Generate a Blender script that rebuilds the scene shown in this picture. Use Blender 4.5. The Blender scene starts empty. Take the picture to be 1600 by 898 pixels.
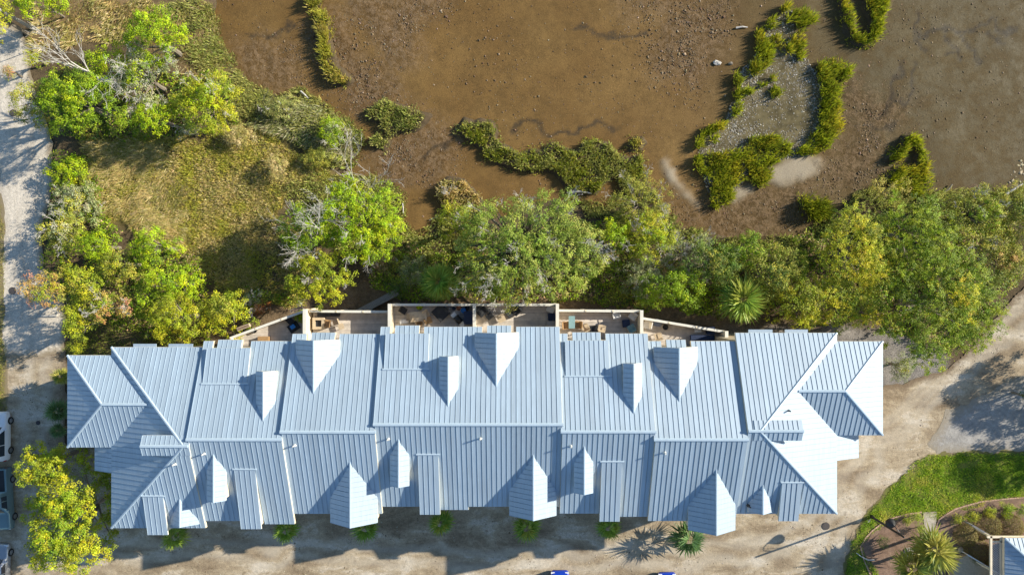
import bpy, math, random
import numpy as np
from mathutils import Vector, Matrix

# ------------------------------------------------------------------ camera, sky, sun, exposure
S = bpy.context.scene
C = S.collection
H, F = 64.0, 1066.667            # camera height (m), focal length in photo pixels (1600 wide)
cam_data = bpy.data.cameras.new('camera'); cam = bpy.data.objects.new('camera', cam_data)
C.objects.link(cam); cam.location = (0, 0, H); cam.rotation_euler = (0, 0, 0)
cam_data.lens = 24.0; cam_data.sensor_width = 36.0; cam_data.clip_end = 6000.0; cam_data.clip_start = 0.5
S.camera = cam
SUN_EL = math.radians(25.0)
SUN_AZ = math.atan2(0.943, 0.333)     # towards the sun: right and a little up in the picture
sv = Vector((math.sin(SUN_AZ) * math.cos(SUN_EL), math.cos(SUN_AZ) * math.cos(SUN_EL), math.sin(SUN_EL)))
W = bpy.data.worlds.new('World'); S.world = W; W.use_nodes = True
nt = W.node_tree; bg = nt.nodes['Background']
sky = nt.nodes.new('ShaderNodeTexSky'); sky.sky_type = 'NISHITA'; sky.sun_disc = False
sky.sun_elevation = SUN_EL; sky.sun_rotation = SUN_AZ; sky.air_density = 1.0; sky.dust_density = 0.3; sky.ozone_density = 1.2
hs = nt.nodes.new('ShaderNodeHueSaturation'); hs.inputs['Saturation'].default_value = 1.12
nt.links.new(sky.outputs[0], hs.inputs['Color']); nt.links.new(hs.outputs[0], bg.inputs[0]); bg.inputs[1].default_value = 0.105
sl = bpy.data.lights.new('sun', 'SUN'); sl.energy = 5.0; sl.angle = math.radians(0.5); sl.color = (1.0, 0.92, 0.78)
sun = bpy.data.objects.new('sun', sl); C.objects.link(sun); sun.location = (60, 20, 60)
sun.rotation_euler = (-sv).to_track_quat('-Z', 'Y').to_euler()
S.view_settings.view_transform = 'Standard'; S.view_settings.look = 'None'
S.view_settings.gamma = 1.0; S.view_settings.use_curve_mapping = False; S.view_settings.exposure = 0.78

rng = np.random.default_rng(7)
random.seed(7)

# ------------------------------------------------------------------ helpers
def P(px, py, z=0.0):
    s = (H - z) / F
    return ((px - 800) * s, -(py - 449) * s, z)

def PX(poly, z=0.0):
    return np.array([P(x, y, z)[:2] for x, y in poly])

def wloc(o):
    v = Vector((0, 0, 0))
    while o is not None:
        v = v + o.location; o = o.parent
    return v

def tag(o, label=None, cat=None, group=None, kind=None):
    if label: o['label'] = label
    if cat: o['category'] = cat
    if group: o['group'] = group
    if kind: o['kind'] = kind
    return o

def thing(name, label, cat, loc=(0, 0, 0), group=None, rz=0.0):
    o = bpy.data.objects.new(name, None); C.objects.link(o)
    o.location = loc; o.rotation_euler = (0, 0, rz); o.empty_display_size = 0.3
    return tag(o, label, cat, group)

def link(name, me, m, parent=None, smooth=False):
    if m is not None and not me.materials: me.materials.append(m)
    o = bpy.data.objects.new(name, me); C.objects.link(o)
    if parent is not None: o.parent = parent
    if smooth: me.polygons.foreach_set('use_smooth', np.ones(len(me.polygons), dtype=bool))
    return o

class MB:
    """collects small shapes in Python lists"""
    def __init__(s): s.v = []; s.f = []
    def poly(s, pts):
        n = len(s.v); s.v += [tuple(p) for p in pts]; s.f.append(tuple(range(n, n + len(pts))))
    def box(s, c, d, rz=0.0, rx=0.0, ry=0.0):
        R = Matrix.Rotation(rz, 3, 'Z') @ Matrix.Rotation(ry, 3, 'Y') @ Matrix.Rotation(rx, 3, 'X'); n = len(s.v)
        for k in range(8):
            p = Vector(((k & 1) - .5, ((k >> 1) & 1) - .5, ((k >> 2) & 1) - .5))
            p = R @ Vector((p.x * d[0], p.y * d[1], p.z * d[2])) + Vector(c); s.v.append(tuple(p))
        for q in ((0, 2, 3, 1), (4, 5, 7, 6), (0, 1, 5, 4), (2, 6, 7, 3), (0, 4, 6, 2), (1, 3, 7, 5)):
            s.f.append(tuple(n + i for i in q))
        return s
    def prism(s, bottom, top):
        """two loops of 3-D points with equal count"""
        n = len(s.v); k = len(bottom); s.v += [tuple(p) for p in bottom] + [tuple(p) for p in top]
        s.f.append(tuple(n + i for i in reversed(range(k)))); s.f.append(tuple(n + k + i for i in range(k)))
        for i in range(k):
            j = (i + 1) % k; s.f.append((n + i, n + j, n + k + j, n + k + i))
        return s
    def tube(s, p0, p1, r0, r1=None, n=6, cap=True):
        r1 = r0 if r1 is None else r1
        p0 = Vector(p0); p1 = Vector(p1); d = (p1 - p0)
        if d.length < 1e-6: return s
        d.normalize(); a = d.orthogonal().normalized(); b = d.cross(a); m = len(s.v)
        for p, r in ((p0, r0), (p1, r1)):
            for i in range(n):
                t = 2 * math.pi * i / n; s.v.append(tuple(p + a * (r * math.cos(t)) + b * (r * math.sin(t))))
        for i in range(n):
            j = (i + 1) % n; s.f.append((m + i, m + j, m + n + j, m + n + i))
        if cap:
            s.f.append(tuple(m + i for i in reversed(range(n)))); s.f.append(tuple(m + n + i for i in range(n)))
        return s
    def path(s, pts, radii, n=6):
        for i in range(len(pts) - 1): s.tube(pts[i], pts[i + 1], radii[i], radii[i + 1], n)
        return s
    def lathe(s, c, prof, n=16):
        m = len(s.v)
        for r, z in prof:
            for i in range(n):
                t = 2 * math.pi * i / n; s.v.append((c[0] + r * math.cos(t), c[1] + r * math.sin(t), c[2] + z))
        for k in range(len(prof) - 1):
            for i in range(n):
                j = (i + 1) % n; a = m + k * n
                s.f.append((a + i, a + j, a + n + j, a + n + i))
        s.f.append(tuple(m + i for i in reversed(range(n)))); e = m + (len(prof) - 1) * n
        s.f.append(tuple(e + i for i in range(n)))
        return s
    def build(s, name, m, parent=None, smooth=False, local=False):
        o = wloc(parent) if (parent is not None and not local) else Vector((0, 0, 0))
        me = bpy.data.meshes.new(name)
        me.from_pydata([(x - o.x, y - o.y, z - o.z) for x, y, z in s.v], [], s.f); me.update()
        return link(name, me, m, parent, smooth)

def np_mesh(name, V, Q, m, parent=None, cols=None, smooth=False, attrs=None, colv=None):
    """quads (or tris) straight from numpy arrays"""
    V = np.asarray(V, dtype=np.float32).reshape(-1, 3); Q = np.asarray(Q, dtype=np.int32)
    if parent is not None: V = V - np.array(wloc(parent), dtype=np.float32)
    k = Q.shape[1]; me = bpy.data.meshes.new(name)
    me.vertices.add(len(V)); me.vertices.foreach_set('co', V.ravel())
    me.loops.add(Q.size); me.loops.foreach_set('vertex_index', Q.ravel())
    me.polygons.add(len(Q)); me.polygons.foreach_set('loop_start', np.arange(0, Q.size, k, dtype=np.int32))
    me.polygons.foreach_set('loop_total', np.full(len(Q), k, dtype=np.int32))
    if cols is not None:
        a = me.attributes.new('col', 'FLOAT_COLOR', 'FACE')
        c4 = np.ones((len(Q), 4), dtype=np.float32); c4[:, :3] = cols; a.data.foreach_set('color', c4.ravel())
    if colv is not None:
        a = me.attributes.new('col', 'FLOAT_COLOR', 'POINT')
        c4 = np.ones((len(V), 4), dtype=np.float32); c4[:, :3] = colv; a.data.foreach_set('color', c4.ravel())
    for nm, arr in (attrs or {}).items():
        a = me.attributes.new(nm, 'FLOAT', 'POINT'); a.data.foreach_set('value', np.asarray(arr, dtype=np.float32))
    me.update(calc_edges=True)
    if smooth: me.polygons.foreach_set('use_smooth', np.ones(len(Q), dtype=bool))
    return link(name, me, m, parent)

_tab = rng.random((256, 256))
def vnoise(x, y, sc=1.0, seed=0):
    x = np.asarray(x) / sc + seed * 17.31; y = np.asarray(y) / sc + seed * 9.77
    xi = np.floor(x).astype(int); yi = np.floor(y).astype(int); fx = x - xi; fy = y - yi
    fx = fx * fx * (3 - 2 * fx); fy = fy * fy * (3 - 2 * fy)
    g = lambda a, b: _tab[a % 256, b % 256]
    return (g(xi, yi) * (1 - fx) + g(xi + 1, yi) * fx) * (1 - fy) + (g(xi, yi + 1) * (1 - fx) + g(xi + 1, yi + 1) * fx) * fy
def fbm(x, y, sc=1.0, seed=0, o=4):
    t = 0; a = .5; w = 0
    for k in range(o):
        t = t + a * vnoise(x, y, sc / 2 ** k, seed + k * 3); w += a; a *= .5
    return t / w                                   # 0..1, mean .5
def sstep(a, b, x):
    t = np.clip((x - a) / (b - a), 0, 1); return t * t * (3 - 2 * t)
def poly_sdf(x, y, poly):
    """signed distance, positive inside"""
    x = np.asarray(x, float); y = np.asarray(y, float); d = np.full(x.shape, 1e9); ins = np.zeros(x.shape, bool); n = len(poly)
    for i in range(n):
        ax, ay = poly[i]; bx, by = poly[(i + 1) % n]; ex, ey = bx - ax, by - ay
        t = np.clip(((x - ax) * ex + (y - ay) * ey) / (ex * ex + ey * ey + 1e-12), 0, 1)
        d = np.minimum(d, (x - ax - t * ex) ** 2 + (y - ay - t * ey) ** 2)
        c = ((ay > y) != (by > y)) & (x < (bx - ax) * (y - ay) / ((by - ay) if abs(by - ay) > 1e-12 else 1e-12) + ax)
        ins ^= c
    d = np.sqrt(d); return np.where(ins, d, -d)
def line_dist(x, y, pts):
    d = np.full(np.shape(x), 1e9)
    for (ax, ay), (bx, by) in zip(pts[:-1], pts[1:]):
        ex, ey = bx - ax, by - ay
        t = np.clip(((x - ax) * ex + (y - ay) * ey) / (ex * ex + ey * ey + 1e-12), 0, 1)
        d = np.minimum(d, (x - ax - t * ex) ** 2 + (y - ay - t * ey) ** 2)
    return np.sqrt(d)
def sample_poly(poly, dens, edge=0.0, jag=0.0):
    poly = np.asarray(poly); lo = poly.min(0) - jag; hi = poly.max(0) + jag
    n = int(np.prod(hi - lo) * dens); p = lo + rng.random((n, 2)) * (hi - lo)
    s = poly_sdf(p[:, 0], p[:, 1], poly)
    if jag: s = s + (fbm(p[:, 0], p[:, 1], 1.2, 5, 3) - .5) * 2 * jag
    k = s > edge
    return p[k], s[k]
def jit(c, n, a=.15, hue=.06):
    """n jittered copies of colour(s)"""
    c = np.broadcast_to(np.asarray(c, float), (n, 3)); f = rng.normal(1, a, (n, 1)); h = rng.normal(1, hue, (n, 3))
    return np.clip(c * f * h, .002, .95)
def pick(pal, n):
    pal = np.array(pal, float); return pal[rng.integers(0, len(pal), n)]

def diamonds(base, tip, wid):
    """leaf / blade quads from base to tip, wid = side vectors; returns V, Q"""
    n = len(base); mid = base + (tip - base) * .45
    V = np.stack([base, mid - wid, tip, mid + wid], 1).reshape(-1, 3)
    return V, np.arange(n * 4).reshape(-1, 4)
def rand_dirs(n):
    d = rng.normal(size=(n, 3)); return d / np.linalg.norm(d, axis=1, keepdims=True)
def leaves(c, nrm, L, wr=.55):
    """flat leaves at c, facing nrm"""
    n = len(c); nrm = nrm / (np.linalg.norm(nrm, axis=1, keepdims=True) + 1e-9)
    t = np.cross(nrm, rand_dirs(n)); t /= (np.linalg.norm(t, axis=1, keepdims=True) + 1e-9); b = np.cross(nrm, t)
    L = (np.broadcast_to(L, (n,)) * rng.uniform(.65, 1.3, n))[:, None]
    return diamonds(c - t * L / 2, c + t * L / 2, b * L * wr / 2)
def blades(p, lean, L, w):
    """grass blades from points p (n,3) leaning by lean (n,3) unit vectors"""
    n = len(p); side = np.cross(lean, np.array([0, 0, 1.0])) + rng.normal(0, .15, (n, 3)); side /= (np.linalg.norm(side, axis=1, keepdims=True) + 1e-9)
    L = np.broadcast_to(L, (n,)) * rng.uniform(.6, 1.25, n)
    return diamonds(p, p + lean * L[:, None], side * (np.broadcast_to(w, (n,))[:, None] / 2))
def join(parts):
    Vs, Qs, Cs, o = [], [], [], 0
    for V, Q, c in parts:
        Vs.append(V); Qs.append(Q + o); Cs.append(c); o += len(V)
    return np.concatenate(Vs), np.concatenate(Qs), np.concatenate(Cs)

# ------------------------------------------------------------------ materials
def new_mat(name):
    m = bpy.data.materials.new(name); m.use_nodes = True; t = m.node_tree; return m, t, t.nodes['Principled BSDF']
def N(t, kind, **kw):
    n = t.nodes.new(kind)
    for k, v in kw.items(): setattr(n, k, v)
    return n
def noise(t, sc, det=4, rough=.6, vec=None, dist=0.0):
    n = N(t, 'ShaderNodeTexNoise'); n.inputs['Scale'].default_value = sc; n.inputs['Detail'].default_value = det
    n.inputs['Roughness'].default_value = rough; n.inputs['Distortion'].default_value = dist
    if vec is not None: t.links.new(vec, n.inputs['Vector'])
    return n
def ramp(t, fac, stops):
    r = N(t, 'ShaderNodeValToRGB'); e = r.color_ramp.elements
    while len(e) < len(stops): e.new(.5)
    for q, (p, c) in zip(e, stops): q.position = p; q.color = (*c, 1) if len(c) == 3 else c
    t.links.new(fac, r.inputs[0]); return r
def mix(t, fac, a, b, mode='MIX'):
    n = N(t, 'ShaderNodeMix', data_type='RGBA', blend_type=mode)
    for i, v in ((0, fac), (6, a), (7, b)):
        if hasattr(v, 'is_output') or hasattr(v, 'links'): t.links.new(v, n.inputs[i])
        elif i == 0: n.inputs[0].default_value = v
        else: n.inputs[i].default_value = (*v, 1)
    return n.outputs[2]
def math_n(t, op, a, b=0.0, clamp=False):
    n = N(t, 'ShaderNodeMath', operation=op, use_clamp=clamp)
    for i, v in ((0, a), (1, b)):
        if hasattr(v, 'links'): t.links.new(v, n.inputs[i])
        else: n.inputs[i].default_value = v
    return n.outputs[0]
def bump(t, p, h, strength=.4, dist=.05):
    b = N(t, 'ShaderNodeBump'); b.inputs['Strength'].default_value = strength; b.inputs['Distance'].default_value = dist
    t.links.new(h, b.inputs['Height']); t.links.new(b.outputs[0], p.inputs['Normal'])
def pos(t): return N(t, 'ShaderNodeNewGeometry').outputs['Position']
def simple(name, col, rough=.6, metal=0.0, var=.12, sc=3.0, bs=0.0, spec=.4, rand=0.0):
    """plain procedural material: colour with noise mottling, optional relief and per-object variation"""
    m, t, p = new_mat(name); ps = pos(t); n = noise(t, sc, 5, .65, ps)
    lo = tuple(c * (1 - var) for c in col); hi = tuple(min(1, c * (1 + var)) for c in col)
    r = ramp(t, n.outputs[0], [(.3, lo), (.7, hi)]); out = r.outputs[0]
    if rand:
        oi = N(t, 'ShaderNodeObjectInfo'); g = math_n(t, 'MULTIPLY_ADD', oi.outputs['Random'], rand)
        g.node.inputs[2].default_value = 1 - rand / 2
        cc = N(t, 'ShaderNodeCombineColor')
        for i in range(3): t.links.new(g, cc.inputs[i])
        out = mix(t, 1.0, out, cc.outputs[0], 'MULTIPLY')
    t.links.new(out, p.inputs['Base Color'])
    p.inputs['Roughness'].default_value = rough; p.inputs['Metallic'].default_value = metal; p.inputs['Specular IOR Level'].default_value = spec
    if bs: bump(t, p, n.outputs[0], bs, .02)
    return m
def leaf_mat(name, trans=.35, rough=.55, gain=1.0):
    m, t, p = new_mat(name); a = N(t, 'ShaderNodeAttribute', attribute_name='col'); col = a.outputs['Color']
    if gain != 1: col = mix(t, 1.0, col, (gain, gain, gain), 'MULTIPLY')
    t.links.new(col, p.inputs['Base Color']); p.inputs['Roughness'].default_value = rough; p.inputs['Specular IOR Level'].default_value = .25
    if trans:
        tr = N(t, 'ShaderNodeBsdfTranslucent'); t.links.new(col, tr.inputs[0])
        ms = N(t, 'ShaderNodeMixShader'); ms.inputs[0].default_value = trans
        t.links.new(p.outputs[0], ms.inputs[1]); t.links.new(tr.outputs[0], ms.inputs[2])
        t.links.new(ms.outputs[0], t.nodes['Material Output'].inputs[0])
    return m
M = {}
M['leaf'] = leaf_mat('leaf', .28, .55, 1.7)
M['grass'] = leaf_mat('grass_blade', .40, .6, 1.9)
M['frond'] = leaf_mat('palm_frond', .35, .4, 1.9)
M['bark'] = simple('bark', (.20, .17, .13), .85, var=.35, sc=9, bs=.5)
M['deadwood'] = simple('dead_wood', (.52, .49, .44), .8, var=.25, sc=7, bs=.3)
M['palmbark'] = simple('palm_bark', (.22, .17, .11), .9, var=.35, sc=12, bs=.6)
M['cream'] = simple('cream_painted_wood', (.74, .64, .47), .6, var=.10, sc=1.6, bs=.05)
M['wall'] = simple('beige_siding', (.50, .41, .28), .65, var=.10, sc=1.2)
M['trim'] = simple('white_trim', (.70, .68, .60), .5, var=.06, sc=2)
M['deck'] = simple('weathered_deck', (.56, .505, .44), .75, var=.22, sc=2.2, bs=.1, rand=.3)
M['glass'] = simple('window_glass', (.03, .04, .05), .08, var=.1, spec=.7)
M['black'] = simple('black_plastic', (.018, .019, .021), .45, var=.3, sc=8)
M['dark'] = simple('charcoal_fabric', (.035, .038, .042), .85, var=.25, sc=10)
M['white'] = simple('white_plastic', (.72, .70, .66), .45, var=.08, sc=5)
M['blue'] = simple('blue_plastic', (.03, .22, .60), .4, var=.12, sc=5)
M['navy'] = simple('navy_fabric', (.02, .035, .08), .8, var=.2, sc=7)
M['teal'] = simple('teal_painted', (.20, .34, .36), .6, var=.12, sc=5)
M['wood'] = simple('oiled_wood', (.36, .22, .10), .6, var=.2, sc=6)
M['greywood'] = simple('grey_wood', (.30, .29, .27), .8, var=.2, sc=4, bs=.1)
M['sand_wood'] = simple('sandy_wood', (.50, .40, .27), .7, var=.15, sc=5)
M['grey'] = simple('grey_metal', (.30, .31, .32), .4, .6, var=.12, sc=6)
M['terracotta'] = simple('terracotta', (.30, .13, .07), .8, var=.2, sc=6)
M['tyre'] = simple('tyre_rubber', (.02, .02, .02), .85, var=.2)
M['rim'] = simple('alloy_rim', (.45, .46, .48), .3, .9, var=.1)
M['iron'] = simple('cast_iron', (.09, .08, .075), .7, .4, var=.3, sc=14, bs=.4)
M['concrete'] = simple('concrete', (.42, .40, .36), .85, var=.15, sc=4, bs=.1)
M['brick'] = simple('edging_brick', (.46, .30, .22), .8, var=.2, sc=6, bs=.2, rand=.5)
M['lamp_glass'] = simple('lamp_glass', (.62, .62, .58), .25, var=.05)

def roof_mat(name, base, streak):
    m, t, p = new_mat(name); ps = pos(t); oi = N(t, 'ShaderNodeObjectInfo')
    mpp = N(t, 'ShaderNodeMapping'); mpp.inputs['Scale'].default_value = (5.0, .45, .45); t.links.new(ps, mpp.inputs[0])
    n1 = noise(t, .35, 5, .6, ps); n2 = noise(t, 1.3, 6, .7, mpp.outputs[0])
    c = ramp(t, n1.outputs[0], [(.25, tuple(x * .93 for x in base)), (.75, tuple(min(1, x * 1.05) for x in base))]).outputs[0]
    c = mix(t, math_n(t, 'MULTIPLY', ramp(t, n2.outputs[0], [(.42, (0, 0, 0)), (.7, (1, 1, 1))]).outputs[0], streak * 3.5), c, tuple(x * .74 for x in base))
    g = math_n(t, 'MULTIPLY_ADD', oi.outputs['Random'], .18); g.node.inputs[2].default_value = .91
    cc = N(t, 'ShaderNodeCombineColor')
    for i in range(3): t.links.new(g, cc.inputs[i])
    c = mix(t, 1.0, c, cc.outputs[0], 'MULTIPLY')
    # coated steel: a blue-grey pigment under a satin metallic sheen
    t.links.new(c, p.inputs['Base Color']); p.inputs['Metallic'].default_value = 0.0; p.inputs['Roughness'].default_value = .6; p.inputs['Specular IOR Level'].default_value = .3
    gl = N(t, 'ShaderNodeBsdfAnisotropic'); gl.inputs['Color'].default_value = (.80, .86, .90, 1)
    rr = math_n(t, 'MULTIPLY_ADD', n2.outputs[0], .2); rr.node.inputs[2].default_value = .50
    t.links.new(rr, gl.inputs['Roughness'])
    nb = noise(t, 1.6, 3, .5, ps); bump(t, p, nb.outputs[0], .10, .03)
    bnode = p.inputs['Normal'].links[0].from_node; t.links.new(bnode.outputs[0], gl.inputs['Normal'])
    ms = N(t, 'ShaderNodeMixShader'); ms.inputs[0].default_value = .12; t.links.new(p.outputs[0], ms.inputs[1]); t.links.new(gl.outputs[0], ms.inputs[2]); t.links.new(ms.outputs[0], t.nodes['Material Output'].inputs[0])
    return m
M['roof'] = roof_mat('standing_seam_metal', (.325, .415, .495), .19)
M['roofcap'] = simple('metal_ridge_cap', (.42, .52, .60), .45, .1, var=.05, sc=2)
# ------------------------------------------------------------------ terrain, mudflat, roads, lawn
SHORE = [(325, -700), (338, -60), (335, 0), (331, 25), (346, 60), (366, 92), (392, 130), (412, 138), (440, 142), (470, 134), (492, 150), (520, 172),
         (545, 186), (572, 205), (573, 228), (560, 240), (548, 262), (540, 285), (560, 278), (600, 278), (628, 300), (636, 345), (655, 362), (674, 345), (683, 322),
         (690, 300), (720, 300), (755, 318), (780, 326), (815, 322), (850, 310), (880, 312), (900, 318), (960, 318), (1010, 322), (1040, 338), (1080, 352), (1130, 364),
         (1180, 376), (1215, 378), (1248, 362), (1290, 340), (1325, 318), (1345, 300), (1385, 292), (1420, 300), (1462, 296), (1485, 290), (1530, 288), (1560, 300),
         (1600, 288), (1700, 270), (2600, 260), (2600, -700)]
MUD = PX(SHORE)
def mud_sdf(x, y): return poly_sdf(x, y, MUD)
def ground_z(x, y, s=None):
    x = np.asarray(x, float); y = np.asarray(y, float)
    if s is None: s = mud_sdf(x, y)
    e = s + (fbm(x, y, 2.2, 1, 4) - .5) * 1.6
    z = -.75 * sstep(-2.2, 1.2, e) - fbm(x, y, 3.0, 8, 3) * .08
    return z

def axis(lo, hi, step, far):
    inner = np.arange(lo, hi + step / 2, step); out = [hi + 2 ** k * 1.2 for k in range(1, 30) if 2 ** k * 1.2 < far] + [hi + far]
    inn = [lo - 2 ** k * 1.2 for k in range(1, 30) if 2 ** k * 1.2 < far] + [lo - far]
    return np.concatenate([inn[::-1], inner, out])
def grid_mesh(xs, ys):
    X, Y = np.meshgrid(xs, ys); nx, ny = len(xs), len(ys)
    i = np.arange(nx * ny).reshape(ny, nx)
    Q = np.stack([i[:-1, :-1], i[:-1, 1:], i[1:, 1:], i[1:, :-1]], -1).reshape(-1, 4)
    return X.ravel(), Y.ravel(), Q

# zones on land painted by what grows or lies there (soil, meadow, dry brush, litter)
MEADOW = PX([(135, 222), (230, 212), (330, 215), (400, 195), (470, 235), (545, 285), (470, 300), (430, 340), (395, 385), (400, 450), (345, 455), (300, 410), (220, 365), (160, 335), (135, 290)])
DRYTOP = PX([(45, 0), (330, 0), (340, 60), (385, 140), (360, 230), (285, 110), (210, 55), (120, 70), (60, 75)])
LITTER = PX([(330, 530), (420, 460), (560, 440), (880, 465), (1150, 480), (1150, 505), (1310, 520), (1320, 540), (1000, 560), (300, 560)])
GRAVELPATH = PX([(1130, 508), (1310, 515), (1385, 520), (1470, 545), (1480, 580), (1420, 610), (1380, 700), (1300, 560), (1130, 530)])
def zone(x, y, poly, soft, seed):
    s = poly_sdf(x, y, poly) + (fbm(x, y, 2.5, seed, 4) - .5) * 2.2
    return sstep(-soft, soft, s)[:, None]
xs = axis(-54, 58, .3, 2500); ys = axis(-32, 32, .3, 2500)
X, Y, Q = grid_mesh(xs, ys); s = mud_sdf(X, Y); Z = ground_z(X, Y, s)
col = np.tile(np.array([.115, .085, .050]), (len(X), 1)) * (0.75 + .5 * fbm(X, Y, 1.5, 2, 4))[:, None]
for poly, c, sd in ((MEADOW, (.19, .155, .05), 3), (DRYTOP, (.25, .175, .085), 4), (LITTER, (.20, .145, .09), 6), (GRAVELPATH, (.24, .22, .20), 9)):
    k = zone(X, Y, poly, .8, sd); col = col * (1 - k) + np.array(c) * (.7 + .6 * fbm(X, Y, .8, sd + 20, 4))[:, None] * k
k = (sstep(-2.5, 0, s) * (1 - sstep(2, 4, s)))[:, None]; col = col * (1 - k) + np.array((.11, .08, .05)) * k
m, t, p = new_mat('soil'); a = N(t, 'ShaderNodeAttribute', attribute_name='col'); ps = pos(t)
n1 = noise(t, 2.0, 6, .7, ps); n2 = noise(t, 9.0, 5, .75, ps)
g = ramp(t, n1.outputs[0], [(.25, (.6, .6, .6)), (.75, (1.35, 1.33, 1.28))]).outputs[0]
c1 = mix(t, 1.0, a.outputs['Color'], g, 'MULTIPLY')
g2 = ramp(t, n2.outputs[0], [(.3, (.55, .55, .55)), (.7, (1.4, 1.4, 1.4))]).outputs[0]
c1 = mix(t, 1.0, c1, g2, 'MULTIPLY'); t.links.new(c1, p.inputs['Base Color']); p.inputs['Roughness'].default_value = .95; p.inputs['Specular IOR Level'].default_value = .1
bump(t, p, n2.outputs[0], .7, .08)
M['soil'] = m
tag(np_mesh('ground', np.stack([X, Y, Z], 1), Q, m, colv=col, smooth=True), kind='structure')

# ---- mudflat
CREEK = [[(1440, 50), (1470, 45), (1500, 48), (1530, 40), (1560, 32), (1570, 50), (1600, 38)], [(1500, 48), (1515, 62), (1530, 82), (1537, 92)], [(1436, 20), (1440, 60), (1450, 75)],
         [(1378, 180), (1390, 165), (1405, 140), (1402, 150), (1416, 160), (1430, 145), (1433, 125), (1430, 100)], [(1393, 165), (1400, 130), (1416, 95)],
         [(800, 205), (810, 195), (840, 190), (845, 188)], [(845, 190), (848, 205), (890, 206), (910, 200), (935, 190), (955, 196), (965, 205)],
         [(660, 245), (690, 225), (712, 208)], [(415, 65), (440, 45), (455, 28)], [(380, 55), (430, 60)], [(1480, 85), (1500, 75), (1510, 92)], [(1480, 60), (1500, 75)], [(1370, 200), (1400, 198)],
         [(905, 40), (960, 60), (1010, 50)], [(1545, 50), (1565, 65), (1570, 60)]]
DRYM = [PX([(560, -20), (690, -20), (660, 50), (640, 90), (600, 95), (570, 60), (545, 20)]), PX([(355, 70), (400, 60), (460, 85), (470, 130), (430, 140), (385, 125)]),
        PX([(1020, 20), (1130, 5), (1120, 80), (1080, 130), (1030, 100)]), PX([(1060, 320), (1260, 290), (1260, 350), (1200, 376), (1100, 365)]), PX([(1320, 120), (1420, 150), (1380, 260), (1300, 300), (1290, 260), (1330, 200)]),
        PX([(640, 170), (720, 215), (700, 280), (600, 285), (570, 240), (610, 215)]), PX([(970, -20), (1100, -20), (1060, 30), (980, 20)]), PX([(480, 40), (530, 20), (620, 150), (560, 180), (520, 140)])]
SANDBARS = [PX([(1208, 262), (1225, 246), (1255, 241), (1284, 246), (1282, 262), (1260, 276), (1225, 286), (1205, 282)]), PX([(1036, 250), (1046, 252), (1068, 288), (1092, 320), (1080, 314), (1050, 285)]),
            PX([(1148, 292), (1175, 286), (1178, 300), (1150, 308)])]
xs = axis(-52, 58, .22, 2500); ys = np.concatenate([np.arange(3, 33, .22), 33 + 1.3 * 2.0 ** np.arange(1, 11)])
X, Y, Q = grid_mesh(xs, ys); s = mud_sdf(X, Y)
keep = (s[Q].max(1) > -3.0); Q = Q[keep]
dry = np.zeros(len(X)); 
for d in DRYM: dry = np.maximum(dry, sstep(-2.0, 1.5, poly_sdf(X, Y, d) + (fbm(X, Y, 3, 31, 4) - .5) * 4))
sand = np.zeros(len(X))
for d in SANDBARS: sand = np.maximum(sand, sstep(-.6, .5, poly_sdf(X, Y, d) + (fbm(X, Y, 1, 33, 4) - .5) * 1.3))
crk = np.zeros(len(X)); wx = X + (fbm(X, Y, 1.1, 40, 3) - .5) * 1.5; wy = Y + (fbm(X, Y, 1.1, 44, 3) - .5) * 1.5
for c in CREEK: crk = np.maximum(crk, 1 - sstep(.03, .34, line_dist(wx, wy, [P(*q)[:2] for q in c])))
east = sstep(P(980, 0)[0], P(1400, 0)[0], X + (fbm(X, Y, 9, 50, 3) - .5) * 14)
Z = -.47 + (fbm(X, Y, 5, 35, 4) - .5) * .12 + dry * (fbm(X, Y, .7, 36, 3) - .45) * .16 + sand * .12 - crk * .012
m, t, p = new_mat('mud'); ps = pos(t)
at = {k: N(t, 'ShaderNodeAttribute', attribute_name=k).outputs['Fac'] for k in ('dry', 'sand', 'crk', 'east')}
n0 = noise(t, .12, 5, .6, ps); n1 = noise(t, .9, 6, .65, ps); n2 = noise(t, 5.5, 6, .75, ps); n3 = noise(t, 22, 4, .7, ps)
west_c = ramp(t, n0.outputs[0], [(.3, (.138, .078, .025)), (.7, (.208, .128, .044))]).outputs[0]
east_c = ramp(t, n0.outputs[0], [(.3, (.076, .057, .024)), (.7, (.104, .078, .034))]).outputs[0]
c = mix(t, at['east'], west_c, east_c)
c = mix(t, math_n(t, 'MULTIPLY', ramp(t, n1.outputs[0], [(.42, (0, 0, 0)), (.62, (1, 1, 1))]).outputs[0], .45), c, (.090, .055, .020))
n6 = noise(t, 2.4, 7, .68, ps, .6)
dryf = math_n(t, 'MULTIPLY', at['dry'], ramp(t, n6.outputs[0], [(.43, (0, 0, 0)), (.56, (.8, .8, .8))]).outputs[0])
c = mix(t, dryf, c, (.205, .140, .080))
c = mix(t, math_n(t, 'MULTIPLY', math_n(t, 'SUBTRACT', at['dry'], dryf, True), .45), c, (.075, .048, .027))
spk = N(t, 'ShaderNodeTexVoronoi'); spk.inputs['Scale'].default_value = 1.1; t.links.new(ps, spk.inputs['Vector'])
sf = ramp(t, spk.outputs['Distance'], [(.06, (1, 1, 1)), (.17, (0, 0, 0))]).outputs[0]
sf = math_n(t, 'MULTIPLY', sf, ramp(t, n1.outputs[0], [(.5, (0, 0, 0)), (.62, (.7, .7, .7))]).outputs[0])
c = mix(t, sf, c, (.06, .045, .03))
c = mix(t, math_n(t, 'MULTIPLY', at['crk'], ramp(t, n2.outputs[0], [(.35, (.35, .35, .35)), (.6, (.95, .95, .95))]).outputs[0]), c, (.042, .034, .024))
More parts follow.
